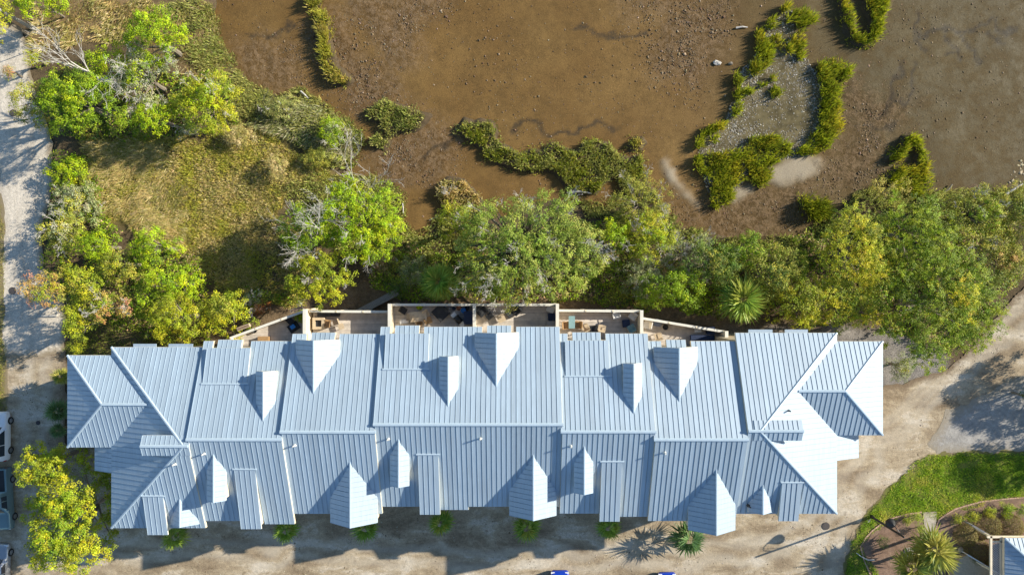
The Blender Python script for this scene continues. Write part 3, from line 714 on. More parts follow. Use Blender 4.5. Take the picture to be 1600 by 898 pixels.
def screen_wall(p, yend, h=1.75, th=.16):
    x, y = p[0], p[1] + .08; m = MB(); m.box((x, (y + yend) / 2, (ZD + h) / 2), (th, y - yend, ZD + h)); o = m.build('privacy_wall', M['cream'], house)
    m = MB(); m.box((x, (y + yend) / 2, ZD + h + .03), (th + .12, y - yend + .06, .06)); m.build('cap_rail', M['trim'], o)
for p, ye in ((a2, -4.9), (c1, -4.0), (c2, -4.0), (c3, -4.0), (d2, -4.6), (e2, -5.2)): screen_wall(p, ye)
parapet([xy(361, 528, tz), (xy(361, 528, tz)[0], -5.2)], 1.0)
# planter boxes hung outside the left parapet
for px, py in ((381, 511), (464, 483)):
    x, y, _ = P(px, py, 3.7); m = MB(); a = math.atan2(a2[1] - a1[1], a2[0] - a1[0]); m.box((x, y, 3.70), (1.15, .30, .30), a); o = m.build('planter_box', M['sand_wood'], house)
    m = MB(); m.box((x, y, 3.856), (1.03, .20, .02), a); m.build('planter_soil', M['mulch'], o)
# doors and windows of the marsh front, and the storeys of the drive front
for x0, x1, yr, subs in UNITS:
    for ox, kind in subs:
        for k, z in ((1.4, 4.1), (4.9, 4.1), (1.4, 6.9), (4.9, 6.9)):
            m = MB(); m.box((ox + k, yr + 6.52, z), (1.8, .06, 2.0 if z < 5 else 1.4)); m.build('window', M['glass'], house)
        for k, z in ((1.6, 1.2), (4.9, 1.2), (1.7, 4.4), (4.9, 4.4), (1.7, 7.0), (4.9, 7.0)):
            m = MB(); m.box((ox + k, yr - 6.72, z), (2.4 if z < 2 else 1.6, .06, 2.2 if z < 2 else 1.5)); m.build('garage_door' if z < 2 else 'window', M['trim'] if z < 2 else M['glass'], house)
# ------------------------------------------------------------------ plants
PAL = {
 'lime': [(0.227, 0.304, 0.007), (0.294, 0.346, 0.007), (0.171, 0.252, 0.009), (0.113, 0.178, 0.008)],
 'limedark': [(0.173, 0.249, 0.010), (0.235, 0.306, 0.010), (0.099, 0.158, 0.010), (0.074, 0.125, 0.010)],
 'yellow': [(.32, .31, .014), (.27, .29, .014), (.20, .24, .016), (.14, .18, .016)],
 'oak': [(0.158, 0.212, 0.029), (0.225, 0.261, 0.041), (0.112, 0.168, 0.024), (0.277, 0.286, 0.066), (0.172, 0.236, 0.024)],
 'cedar': [(0.151, 0.201, 0.009), (0.213, 0.251, 0.007), (0.100, 0.151, 0.009), (0.075, 0.111, 0.007)],
 'goldcedar': [(0.381, 0.332, 0.014), (0.296, 0.297, 0.016), (0.198, 0.229, 0.016), (0.127, 0.160, 0.016)],
 'olive': [(0.243, 0.249, 0.033), (0.315, 0.289, 0.043), (0.172, 0.190, 0.029), (0.129, 0.145, 0.022)],
 'autumn': [(.34, .20, .06), (.36, .28, .07), (.24, .24, .03), (.30, .15, .09), (.19, .22, .03)],
 'greygreen': [(0.235, 0.251, 0.117), (0.176, 0.205, 0.072), (0.306, 0.308, 0.171), (0.129, 0.160, 0.054)],
 'dark': [(0.070, 0.113, 0.020), (0.098, 0.146, 0.022), (0.049, 0.086, 0.016), (0.126, 0.173, 0.028)],
 'dry': [(.28, .21, .10), (.22, .16, .075), (.33, .26, .14), (.17, .13, .06)],
 'rust': [(.32, .11, .025), (.26, .09, .03), (.20, .10, .04)],
 'marsh': [(0.262, 0.251, 0.034), (0.207, 0.211, 0.034), (0.317, 0.277, 0.048), (0.152, 0.145, 0.029), (0.359, 0.290, 0.086)],
 'marshgreen': [(0.230, 0.240, 0.013), (0.172, 0.200, 0.013), (0.127, 0.150, 0.013), (0.276, 0.250, 0.018)],
 'straw': [(0.380, 0.299, 0.127), (0.299, 0.241, 0.092), (0.230, 0.207, 0.057), (0.437, 0.356, 0.184), (0.196, 0.184, 0.046)],
 'saltmarsh': [(0.228, 0.226, 0.061), (0.168, 0.167, 0.050), (0.304, 0.301, 0.094), (0.213, 0.251, 0.050), (0.122, 0.125, 0.039)],
}
def branch(m, p, d, L, r, depth, tips, spread=.6, up=.15, n=4, kids=3):
    """recursive bent limb; collects tips"""
    segs = 3; pts = [p]; rr = [r]; q = p.copy(); dd = d.copy()
    for i in range(segs):
        dd = (dd + Vector((random.uniform(-.22, .22), random.uniform(-.22, .22), random.uniform(-.1, .18) + up * .2))).normalized()
        q = q + dd * (L / segs); pts.append(q.copy()); rr.append(max(.0075 if r < .03 else .020, r * (1 - .5 * (i + 1) / segs)))
    m.path(pts, rr, n)
    if depth == 0: tips.append(q); return
    for k in range(kids):
        i = random.choice((1, 2, 3)) if k else 3; a = random.uniform(0, 6.28)
        o = dd.orthogonal().normalized(); b = dd.cross(o); nd = (dd + (o * math.cos(a) + b * math.sin(a)) * random.uniform(spread * .6, spread * 1.3) + Vector((0, 0, up * .5))).normalized()
        branch(m, pts[i].copy(), nd, L * random.uniform(.55, .8), rr[i] * .72, depth - 1, tips, spread, up, n, kids)

def foliage(lobes, lr, style, leaf, per, form='tuft'):
    """lobes (n,3) centres with radii lr; every lobe carries tufts, every tuft carries leaves"""
    parts = []; pal = PAL[style]
    for c, r in zip(lobes, lr):
        nt_ = max(6, int(11 * r * r / .5)); d = rand_dirs(nt_); d[:, 2] = np.abs(d[:, 2]) * .9 - .18
        tc = c + d * (r * rng.uniform(.7, 1.1, (nt_, 1))) * np.array([1, 1, .75])
        base = pal[rng.integers(0, len(pal))]; base2 = np.array(base) * rng.uniform(.8, 1.2)
        n = int(per * 1.7); tr = rng.uniform(.16, .30, nt_) * (1 + .4 * r)
        if form == 'spray':          # flat fans that point outwards
            o = np.repeat(d, n, 0); along = rng.uniform(-.2, 1.0, (nt_ * n, 1)); hor = o * np.array([1, 1, .25])
            lc = np.repeat(tc, n, 0) + hor * along * .42 + rng.normal(0, .085, (nt_ * n, 3))
            nn = rng.normal(0, .35, (nt_ * n, 3)) + np.array([0, 0, 1.0]) + o * .5
        else:
            g = rng.normal(size=(nt_ * n, 3)); g /= np.linalg.norm(g, axis=1, keepdims=True) + 1e-9; g *= rng.random((nt_ * n, 1)) ** .4
            lc = np.repeat(tc, n, 0) + g * np.repeat(tr, n)[:, None]; nn = g * .8 + np.repeat(d, n, 0) * .5 + rng.normal(0, .4, (nt_ * n, 3)) + np.array([.25, .1, .55])
        V, Q = leaves(lc, nn, leaf * .74); tcol = jit(base2, nt_, .16, .06) * .75 + jit(pick(pal, nt_), nt_, .1) * .25
        parts.append((V, Q, jit(np.repeat(tcol, n, 0), nt_ * n, .13, .05)))
    return join(parts)

def lobe_set(cx, cy, zc, rx, ry, rz, n, r):
    a = np.arange(n) * 2.39996 + rng.uniform(0, 6.28); f = np.sqrt((np.arange(n) + .5) / n) + rng.normal(0, .07, n)
    a = a + rng.normal(0, .35, n); wob = .80 + .42 * vnoise(np.cos(a) * 1.7 + cx, np.sin(a) * 1.7 + cy, .8, 3); f = np.clip(f, .02, 1.05)
    z = zc + rz * (np.sqrt(np.clip(1 - f * f * .92, 0, 1)) * rng.uniform(.62, 1.0, n) - .25 * rng.random(n) * f)
    return np.stack([cx + np.cos(a) * rx * f * wob, cy + np.sin(a) * ry * f * wob, z], 1), r * rng.uniform(.6, 1.3, n)

def tree(px, py, rx, ry, h, style, label, name='tree', cat='tree', leaf=.17, per=15, lobes=None, lr=.62, form='tuft', twigs=0, group=None, trunk_r=None, zlow=.28, mixst=None, bark='bark', dens=1.0):
    """px, py, rx, ry: crown in photo pixels; h: height in metres"""
    zt = h; rz = h * (1 - zlow) * .5; zc = h - rz * .9; s = (H - (zc + rz * .4)) / F
    cx, cy, _ = P(px, py, zc + rz * .4); RX, RY = rx * s, ry * s; RX = max(RX * 1.02 - .22, .3); RY = max(RY * 1.02 - .22, .3)
    gz = float(ground_z(np.array([cx]), np.array([cy]))[0]); root = thing(name, label, cat, (cx, cy, gz), group)
    n = lobes or max(7, int(dens * 2.7 * RX * RY / (lr * lr)))
    L, R = lobe_set(cx, cy, zc, RX, RY, rz, n, lr); V, Q, c = foliage(L, R, style, leaf, per, form)
    if mixst:
        k = max(2, n // 5); V2, Q2, c2 = foliage(L[:k] + np.array([0, 0, .1]), R[:k] * .9, mixst, leaf, per, form); V, Q, c = join([(V, Q, c), (V2, Q2, c2)])
    np_mesh('crown', V, Q, M['leaf'], root, cols=c)
    m = MB(); tr = trunk_r or .035 * h + .02; top = Vector((cx + random.uniform(-.2, .2), cy + random.uniform(-.2, .2), gz + h * .45))
    m.path([Vector((cx, cy, gz - .15)), Vector((cx + random.uniform(-.1, .1), cy, gz + h * .22)), top], [tr * 1.25, tr, tr * .75], 7)
    for i in rng.choice(len(L), min(len(L), 14 + 3 * twigs), replace=False):
        q = Vector(L[i]); mid = top.lerp(q, .5) + Vector((random.uniform(-.2, .2), random.uniform(-.2, .2), random.uniform(-.1, .25)))
        m.path([top - Vector((0, 0, random.uniform(0, h * .15))), mid, q], [tr * .5, tr * .28, .02], 4)
    m.build('trunk', M[bark], root)
    if twigs:
        m = MB(); 
        for i in rng.choice(len(L), twigs, replace=True):
            q = Vector(L[i]) + Vector((random.uniform(-.3, .3), random.uniform(-.3, .3), R[i] * .35)); d = Vector((q.x - cx, q.y - cy, .6 + random.random())).normalized()
            branch(m, q, d, R[i] * random.uniform(.6, 1.1), .016, 3, [], .8, .1, 3, 3)
        m.build('bare_twigs', M['deadwood'], root)['kind'] = 'stuff'
    return root

def dead_tree(base_px, tip_px, h, label, spread=.62, r=.17, depth=4, L=None, kids=3, z0=0.0):
    bx, by, _ = P(*base_px, 0.3); tx, ty, _ = P(*tip_px, h); root = thing('dead_tree', label, 'tree', (bx, by, 0)); m = MB(); tips = []
    d = (Vector((tx, ty, h)) - Vector((bx, by, z0))); branch(m, Vector((bx, by, z0 - .1)), d.normalized(), L or d.length * .42, r, depth, tips, spread, .05, 5, kids)
    m.build('branches', M['deadwood'], root); return root

def shrub(px, py, r, h, style, label, **k):
    k.setdefault('lr', .42); k.setdefault('leaf', .13); k.setdefault('per', 12); k.setdefault('zlow', .1)
    rr = r if isinstance(r, tuple) else (r, r)
    return tree(px, py, rr[0], rr[1], h, style, label, name='shrub', cat='shrub', **k)

# ---- trees by the road, upper left
tree(238, 55, 54, 42, 6.0, 'lime', 'bright green bushy tree on the dry bank beside the mudflat', per=17)
tree(118, 158, 70, 50, 6.5, 'limedark', 'broad dark green tree under the bleached leaning dead tree', mixst='lime', per=17)
tree(48, 158, 30, 36, 5.5, 'olive', 'olive yellow tree overhanging the asphalt road below the bleached dead tree', dens=.8)
tree(238, 180, 33, 32, 4.5, 'lime', 'small round lime green tree at the top of the straw meadow', per=17)
tree(322, 158, 50, 50, 5.0, 'yellow', 'yellow green tree between the meadow and the marsh bank', mixst='lime', twigs=7)
tree(218, 118, 48, 48, 5.2, 'greygreen', 'half bare grey twiggy tree beside the bright bushy tree', twigs=34, mixst='lime', dens=.65)
tree(170, 100, 40, 34, 4.6, 'lime', 'leafy green tree behind the bare white branches by the road', dens=.8)
dead_tree((186, 138), (98, 90), 9.0, 'bleached bare dead tree leaning over green crowns by the road', r=.26, depth=5, spread=.6)
tree(62, 4, 46, 20, 4.0, 'lime', 'lime green tree on the dry bank beside the utility pole', per=16, trunk_r=.08)
tree(-4, 28, 24, 30, 4.5, 'yellow', 'bright yellow green tree across the asphalt road from the utility pole')
shrub(52, 90, 16, 2.4, 'yellow', 'small yellow shrub at the edge of the asphalt road under the utility pole')
shrub(15, 112, 9, 2.0, 'autumn', 'sparse orange yellow shrub on the asphalt road edge', dens=.6)
shrub(295, 203, 15, 2.2, 'greygreen', 'pale grey shrub beside the yellow green tree at the meadow top', twigs=8)
# ---- thicket between road and meadow
tree(108, 266, 33, 21, 1.7, 'lime', 'low lime green bushy tree alone beside the shaded road bend')
tree(116, 318, 38, 34, 2.0, 'greygreen', 'pale grey green tree between the road and the straw meadow', mixst='olive', twigs=4, per=16)
tree(96, 362, 36, 30, 2.8, 'olive', 'olive tree with pinkish twigs leaning towards the road', mixst='greygreen', twigs=12)
tree(150, 384, 30, 24, 4.4, 'lime', 'small lime tree in the thicket beside the grey green tree')
tree(240, 386, 36, 30, 5.0, 'lime', 'bright lime tree at the meadow corner above the vivid spreading tree', per=17)
tree(185, 412, 36, 26, 4.2, 'olive', 'dull olive tree in the middle of the roadside thicket', mixst='yellow')
tree(268, 442, 50, 26, 5.2, 'lime', 'vivid green spreading tree at the foot of the straw meadow', per=17)
tree(74, 450, 42, 30, 5.0, 'autumn', 'orange and yellow autumn tree overhanging the asphalt road', mixst='yellow', dens=.9)
tree(125, 442, 34, 30, 4.6, 'yellow', 'golden green tree beside the autumn tree over the road', mixst='olive')
tree(122, 506, 27, 30, 4.6, 'yellow', 'yellow green tree at the road beside the hipped roof corner')
tree(172, 478, 34, 28, 4.8, 'autumn', 'pinkish orange twiggy tree in the thicket near the hipped roof', mixst='limedark', twigs=10)
tree(222, 465, 26, 24, 4.2, 'limedark', 'shaded green tree beside the pinkish orange twiggy tree')
tree(272, 496, 43, 40, 5.4, 'yellow', 'round yellow green tree beside the left terrace and metal roof', per=17)
tree(350, 486, 40, 36, 4.8, 'yellow', 'yellow green tree close to the triangular terrace parapet', mixst='olive', per=16)
shrub(410, 482, 13, 2.4, 'rust', 'rusty orange shrub beside the triangular terrace', mixst='autumn')
shrub(396, 470, (14, 18), 2.4, 'greygreen', 'grey leafless looking shrub behind the rusty orange shrub', twigs=16, dens=.5)
shrub(122, 545, (14, 7), 1.0, 'yellow', 'low yellow ground shrub on the grass by the hipped roof corner')
shrub(517, 206, (22, 26), 1.6, 'lime', 'bright lime shrub on the left marsh bank mound', mixst='greygreen', twigs=5, lr=.36)
shrub(432, 258, (18, 19), 1.5, 'straw', 'rounded tan dry bush in the meadow beside the marsh bank', lr=.3, leaf=.12)
shrub(370, 212, (26, 18), 1.2, 'straw', 'low tan dry bush at the meadow top under the yellow green tree', lr=.3, leaf=.12)
shrub(436, 168, (30, 18), 1.1, 'saltmarsh', 'pale brown marsh bush on the bank beside the driftwood', lr=.3, leaf=.12, twigs=5)
shrub(498, 246, (30, 16), 1.0, 'olive', 'low olive marsh bush below the bright lime bank shrub', lr=.3, leaf=.11)
# ---- trees in front of the row, centre
tree(560, 340, 66, 62, 6.5, 'lime', 'broad lime green tree at the head of the mud inlet', per=17, twigs=16)
tree(480, 358, 48, 46, 5.6, 'limedark', 'green tree half hidden by white dead branches beside the meadow', dens=.75, mixst='lime')
tree(600, 368, 32, 40, 5.2, 'lime', 'lime green tree on the bank right beside the mud inlet', mixst='yellow')
dead_tree((520, 372), (462, 345), 9.0, 'white dead tree spreading over the green tree by the meadow', r=.2, depth=5)
dead_tree((494, 402), (438, 390), 7.5, 'white bare dead tree above the straw meadow shadow', r=.2, depth=5)
dead_tree((562, 325), (558, 290), 8.5, 'pale bare dead tree sticking out of the broad lime tree', r=.14, depth=5)
tree(500, 432, 50, 48, 5.6, 'yellow', 'golden yellow tree standing above the square fire table terrace', per=17, twigs=8)
shrub(595, 405, 22, 2.0, 'dry', 'dry brown bush between the golden tree and the palm', twigs=10)
shrub(620, 448, (20, 18), 2.4, 'dark', 'dark green shrub by the grey plank walkway')
shrub(648, 424, (26, 26), 3.0, 'greygreen', 'blue grey shrub beside the fan palm above the terraces', mixst='dark')
tree(718, 350, 32, 34, 4.8, 'yellow', 'golden leaved tree tucked against the big grey green oak')
# the oak: one tree, wide crown
oak = tree(818, 388, 124, 84, 8.5, 'oak', 'big spreading grey green oak overhanging the middle terraces', name='oak_tree', leaf=.16, per=15, lr=.70, twigs=60, trunk_r=.42, dens=1.15)
shrub(1000, 318, 46, 3.6, 'olive', 'fine leaved olive bush at the tip of the marsh by the mud', twigs=22, lr=.55)
tree(962, 368, 24, 24, 4.2, 'lime', 'small lime tree right beside the big grey green oak')
tree(1018, 370, 36, 36, 4.6, 'yellow', 'yellow tree between the olive bush and the ashen bushes', mixst='lime', twigs=6)
shrub(1072, 398, 42, 3.4, 'greygreen', 'ashen leafless looking bush among green trees above the terraces', twigs=48, dens=.6)
shrub(1008, 432, 36, 3.2, 'greygreen', 'pale grey green bush right of the oak above the terrace of white chairs', twigs=16)
tree(1052, 452, 52, 36, 4.8, 'limedark', 'green tree above the slanting right terrace', mixst='lime')
tree(1118, 412, 44, 38, 5.0, 'dark', 'dark green tree behind the ashen bush', mixst='olive')
tree(1165, 388, 36, 26, 4.4, 'limedark', 'dense green tree near the sandy shore')
tree(1208, 428, 46, 44, 5.4, 'olive', 'olive green tree standing beside the right fan palm', mixst='dark')
tree(1258, 470, 50, 48, 5.6, 'yellow', 'yellow olive tree close to the right gable of the metal roof', mixst='olive', dens=.9)
shrub(1285, 462, 20, 4.6, 'greygreen', 'pale lilac grey shrub between the yellow olive trees', twigs=16, dens=.5)
dead_tree((1062, 415), (1066, 392), 4.6, 'ashen bare bush of fine twigs beside the yellow tree', r=.07, depth=5, L=1.0, spread=.9)
dead_tree((1088, 402), (1094, 388), 4.4, 'ashen bare bush of fine twigs beside the dark green tree', r=.07, depth=5, L=1.0, spread=.9)
dead_tree((1020, 428), (1016, 420), 4.0, 'pale twiggy bare bush beside the big oak above the white chairs', r=.06, depth=5, L=.9, spread=.9)
# ---- right-hand group
tree(1342, 392, 62, 66, 7.0, 'goldcedar', 'golden green feathery cedar beside the mound at the mud edge', name='cedar_tree', form='spray', leaf=.15, per=17)
tree(1322, 474, 58, 44, 6.0, 'goldcedar', 'gold tipped cedar close to the right hipped roof', name='cedar_tree', form='spray', leaf=.15, per=15, mixst='cedar')
tree(1436, 362, 62, 56, 7.0, 'cedar', 'deep green feathery cedar in the middle of the right hand grove', name='cedar_tree', form='spray', leaf=.15, per=17)
tree(1476, 474, 88, 84, 8.5, 'cedar', 'largest deep green cedar leaning out towards the sandy lane', name='cedar_tree', form='spray', leaf=.16, per=17, mixst='goldcedar', lr=.7)
tree(1532, 334, 52, 44, 5.0, 'olive', 'rounded olive bush tree at the mud edge by the driftwood', mixst='limedark', twigs=8)
tree(1590, 330, 40, 44, 5.0, 'olive', 'dusky olive tree beyond the driftwood log', mixst='dark')
tree(1570, 402, 46, 38, 4.4, 'olive', 'brownish olive tree at the bend of the sandy lane', mixst='autumn')
shrub(1544, 385, 14, 4.0, 'greygreen', 'small silver grey shrub in the right hand grove', twigs=18, dens=.4)
shrub(1410, 572, 24, 2.6, 'greygreen', 'lone grey green shrub beside the white right hip of the roof', mixst='olive')
tree(1392, 300, 40, 22, 2.6, 'marsh', 'low marsh bush at the shore of the mudflat', name='shrub', cat='shrub', leaf=.13)
tree(1478, 318, 34, 24, 3.0, 'olive', 'low olive bush by dark driftwood at the shore', name='shrub', cat='shrub', leaf=.13)
tree(1766, 586, 92, 62, 5.4, 'dark', 'dark tree beyond the gravel apron', leaf=.2, zlow=.08)
tree(1764, 700, 95, 46, 5.2, 'dark', 'wide dark tree shading the lawn edge', leaf=.2, zlow=.08, dens=.7)
shrub(1604, 618, 12, 2.4, 'dark', 'dark shrub at the edge of the gravel apron')
# ---- lower left shade tree: leaf clusters with gaps
tree(112, 806, 76, 104, 8.5, 'yellow', 'large yellow green shade tree beside the parked cars and the roof', name='shade_tree', leaf=.19, per=16, lr=.62, mixst='limedark', trunk_r=.25, dens=.85)
tree(62, 728, 36, 38, 7.5, 'yellow', 'small yellow green shade tree beside the white parked car', name='shade_tree', leaf=.19, per=16, dens=.9)

# ---- palms
def fan_mesh(seed, R, droop, cols):
    r_ = np.random.default_rng(seed); n = 16; a = np.linspace(-1.7, 1.7, n) + r_.normal(0, .05, n)
    Lp = R * .34; base = np.tile(np.array([Lp, 0, .08]), (n, 1)); L = R * .70 * (1 - .16 * np.abs(a) / 1.7) * r_.uniform(.85, 1.1, n)
    d = np.stack([np.cos(a), np.sin(a), -droop * r_.uniform(.5, 1.5, n)], 1); d /= np.linalg.norm(d, axis=1, keepdims=True)
    tip = base + d * L[:, None]; side = np.stack([-np.sin(a), np.cos(a), r_.uniform(-.6, .6, n)], 1) * (R * .033)
    V, Q = diamonds(base, tip, side); c = [np.array(cols) * r_.uniform(.75, 1.25) for _ in range(n)]
    V2, Q2 = diamonds(np.array([[0, 0, -.03]]), base[:1] + np.array([[.05, 0, 0]]), np.array([[0, R * .012, 0]]))
    me = bpy.data.meshes.new('frond'); VV = np.concatenate([V, V2]); QQ = np.concatenate([Q, Q2 + len(V)]); cc = np.array(c + [np.array((.22, .22, .06))])
    me.from_pydata(VV.tolist(), [], QQ.tolist()); at_ = me.attributes.new('col', 'FLOAT_COLOR', 'FACE'); c4 = np.ones((len(QQ), 4), np.float32); c4[:, :3] = cc; at_.data.foreach_set('color', c4.ravel())
    me.materials.append(M['frond']); return me
FAN = {}
for k, col_ in (('green', [(.10, .18, .025), (.14, .21, .03), (.21, .23, .04)]), ('gold', [(.22, .22, .04), (.11, .15, .03), (.26, .24, .06)]), ('blue', [(.07, .13, .05), (.09, .15, .055), (.055, .10, .03)])):
    FAN[k] = [fan_mesh(100 + i, 1.0, .25, c) for i, c in enumerate(col_)]
def palm(px, py, r_px, h, kind, label, n=26, group=None):
    x, y, _ = P(px, py, h); R = r_px * (H - h) / F; root = thing('palm_tree', label, 'palm', (x, y, 0.0), group)
    m = MB(); tr = .14 if h > 1.6 else .1; zs = np.linspace(-.1, h - .05, 7)
    for i in range(6): m.tube((x + .02 * math.sin(i * 2), y, zs[i]), (x + .02 * math.sin(i * 2 + 2), y, zs[i + 1]), tr * 1.15, tr * .95, 9)
    m.build('trunk', M['palmbark'], root)
    for i in range(n):
        f = i / n; o = bpy.data.objects.new('frond', random.choice(FAN[kind])); C.objects.link(o); o.parent = root
        el = 1.15 - 1.55 * f + random.uniform(-.12, .12); o.location = (0, 0, h + .05 - .25 * f)
        s_ = R * random.uniform(.85, 1.12); o.scale = (s_, s_, s_); o.rotation_euler = (random.uniform(-.3, .3), -el, i * 2.39996 + random.uniform(-.25, .25))
    return root
palm(686, 440, 36, 4.2, 'green', 'fan palm in front of the terrace with the dining set', 30)
palm(1160, 468, 42, 4.2, 'green', 'fan palm above the end of the slanting right terrace', 30)
for (px, py, r), lab in zip(((274, 838, 24), (447, 828, 26), (571, 824, 25), (689, 816, 24), (823, 822, 27), (951, 822, 24), (1077, 840, 34)),
        ('below the small gable at the left end', 'below the eave right of the long left shed dormer', 'peeping out under the left large gable', 'under the eave below the middle shed dormer', 'under the middle large gable', 'under the eave by the right shed dormer', 'in full view beside the right large gable')):
    palm(px, py, r, 2.6 if r < 30 else 1.6, 'green' if r < 30 else 'blue', 'fan palm on the drive ' + lab, 14)
palm(96, 588, 17, 2.4, 'gold', 'sunlit palm at the left wing wall beside the drive', 20)
palm(90, 642, 21, 2.2, 'blue', 'shaded palm at the left wing wall beside the drive', 20)
palm(90, 672, 14, 1.8, 'blue', 'small shaded palm below the larger shaded palm at the wing wall', 16)
palm(1458, 858, 40, 3.0, 'gold', 'large golden fan palm in the mulched bed beside the lattice porch', 26)
palm(1424, 886, 35, 2.6, 'gold', 'golden fan palm in the mulched bed near the brick edging', 24)

# ---- grasses
def grass_patch(poly, dens, L, w, style, lean_dir=None, lean=.5, zf=None, jag=.3, clump=0.0, seed=0, edge=0.0):
    p, s_ = sample_poly(poly, dens, edge, jag); n = len(p)
    if clump:
        k = rng.random(n) < (.25 + 1.3 * sstep(.35, .65, fbm(p[:, 0], p[:, 1], clump, 80 + seed, 3))); p = p[k]; n = len(p)
    z = zf(p[:, 0], p[:, 1]) if zf is not None else ground_z(p[:, 0], p[:, 1])
    if lean_dir is None: a = rng.uniform(0, 6.28, n)
    else: a = lean_dir(p[:, 0], p[:, 1]) + rng.normal(0, .45, n)
    le = np.clip(rng.normal(lean, .25, n), .05, 3); d = np.stack([np.cos(a) * le, np.sin(a) * le, np.ones(n)], 1); d /= np.linalg.norm(d, axis=1, keepdims=True)
    V, Q = blades(np.stack([p[:, 0], p[:, 1], z - .03], 1), d, L * (.45 + 1.1 * fbm(p[:, 0], p[:, 1], 1.1, 150 + seed, 3)), w * rng.uniform(.6, 1.4, n))
    pal = np.array(PAL[style] if isinstance(style, str) else style); idx = np.clip((fbm(p[:, 0], p[:, 1], 1.6, 90 + seed, 4) * 1.8 - .4 + rng.normal(0, .22, n)) * len(pal), 0, len(pal) - 1).astype(int)
    return V, Q, jit(pal[idx], n, .16, .05)
swirl = lambda x, y: fbm(x, y, 5, 95, 4) * 9.0 + rng.normal(0, .5, len(x))
G1 = grass_patch(MEADOW, 380, .34, .055, PAL['marsh'] + PAL['straw'], None, 1.0, clump=.5, jag=1.2)
G2 = grass_patch(PX([(150, 225), (250, 225), (290, 300), (300, 400), (340, 430), (300, 410), (220, 360), (165, 330), (140, 280)]), 170, .75, .04, 'straw', swirl, 1.9, clump=1.0, jag=1.0, seed=3)
G3 = grass_patch(PX([(392, 380), (440, 335), (490, 375), (530, 415), (470, 480), (400, 470), (345, 455)]), 230, .36, .055, PAL['marsh'] + PAL['straw'][:3], None, 1.0, clump=.6, jag=.8, seed=4)
V, Q, c = join([G1, G2, G3]); tag(np_mesh('meadow_grass', V, Q, M['grass'], cols=c), 'flattened straw and green meadow grass between road trees and marsh', 'grass', kind='stuff')
G1 = grass_patch(DRYTOP, 120, .6, .06, 'straw', swirl, 1.6, clump=1.5, jag=.8, seed=5)
G2 = grass_patch(PX([(255, 0), (335, 0), (345, 60), (390, 130), (420, 140), (400, 180), (385, 210), (340, 170), (330, 120), (290, 90), (285, 40)]), 200, .5, .06, 'saltmarsh', None, .7, clump=1.0, jag=.6, seed=6)
V, Q, c = join([G1, G2]); tag(np_mesh('dry_grass', V, Q, M['grass'], cols=c), 'dry tan grass and brush on the bank beside the brown mud', 'grass', kind='stuff')
BANK = [[(385, 160), (410, 140), (440, 143), (470, 135), (495, 152), (540, 186), (570, 205), (575, 228), (560, 242), (548, 264), (520, 262), (470, 235), (430, 215), (390, 200)],
        [(430, 300), (500, 270), (545, 268), (600, 275), (632, 300), (640, 350), (655, 372), (640, 410), (600, 420), (550, 400), (450, 320)],
        [(655, 362), (680, 340), (690, 325), (760, 325), (740, 380), (700, 400), (640, 410)], [(890, 305), (1030, 318), (1080, 352), (1180, 375), (1250, 365), (1300, 345), (1290, 380), (1180, 400), (1080, 380), (980, 345), (920, 340)],
        [(1335, 305), (1390, 290), (1460, 298), (1600, 292), (1600, 330), (1500, 345), (1400, 330), (1330, 330)]]
parts = []
for i, b in enumerate(BANK): parts.append(grass_patch(PX(b), 190, .55, .075, 'saltmarsh', None, .6, clump=.9, jag=.6, seed=8 + i))
parts.append(grass_patch(PX([(400, 150), (440, 148), (500, 165), (550, 200), (545, 250), (480, 225), (400, 195)]), 120, .9, .06, [(.24, .22, .12), (.16, .17, .06), (.30, .28, .17)], swirl, 1.2, clump=1.0, seed=15))
V, Q, c = join(parts); tag(np_mesh('salt_marsh_grass', V, Q, M['grass'], cols=c), 'olive brown salt marsh plants along the mud shore', 'grass', kind='stuff')

# undergrowth beneath the trees: low leaves over the soil
UND = [[(90, 100), (360, 120), (370, 205), (260, 215), (100, 215)], [(90, 240), (150, 250), (170, 340), (320, 400), (340, 460), (400, 450), (470, 470), (380, 480), (330, 530), (250, 530), (180, 500), (130, 520), (75, 430), (80, 330)],
       [(560, 420), (640, 380), (700, 390), (1000, 330), (1090, 380), (1200, 380), (1300, 340), (1450, 340), (1590, 330), (1590, 420), (1560, 480), (1480, 560), (1400, 520), (1300, 505), (1150, 495), (1000, 480), (900, 470), (620, 468)]]
parts = []
for i, b in enumerate(UND):
    p, s_ = sample_poly(PX(b), 150, 0, .8); k = rng.random(len(p)) < sstep(.25, .5, fbm(p[:, 0], p[:, 1], 1.6, 110 + i, 3)); p = p[k]; n = len(p)
    z = ground_z(p[:, 0], p[:, 1]) + (.35 + .65 * rng.random(n)) * 1.4 * sstep(.38, .68, fbm(p[:, 0], p[:, 1], 1.3, 120, 3)) + .05
    V, Q = leaves(np.stack([p[:, 0], p[:, 1], z], 1), rng.normal(0, .5, (n, 3)) + np.array([0, 0, 1]), .20)
    pal = np.array(PAL['dark'][1:2] + PAL['olive'] + PAL['limedark'] + PAL['dry'][:2] + PAL['yellow'][2:]); ix = np.clip((fbm(p[:, 0], p[:, 1], 2.0, 140, 3) * 2 - .5 + rng.normal(0, .12, n)) * len(pal), 0, len(pal) - 1).astype(int)
    parts.append((V, Q, jit(pal[ix], n, .2)))
V, Q, c = join(parts); tag(np_mesh('undergrowth', V, Q, M['leaf'], cols=c), 'low mixed undergrowth beneath the roadside and waterside trees', 'undergrowth', kind='stuff')

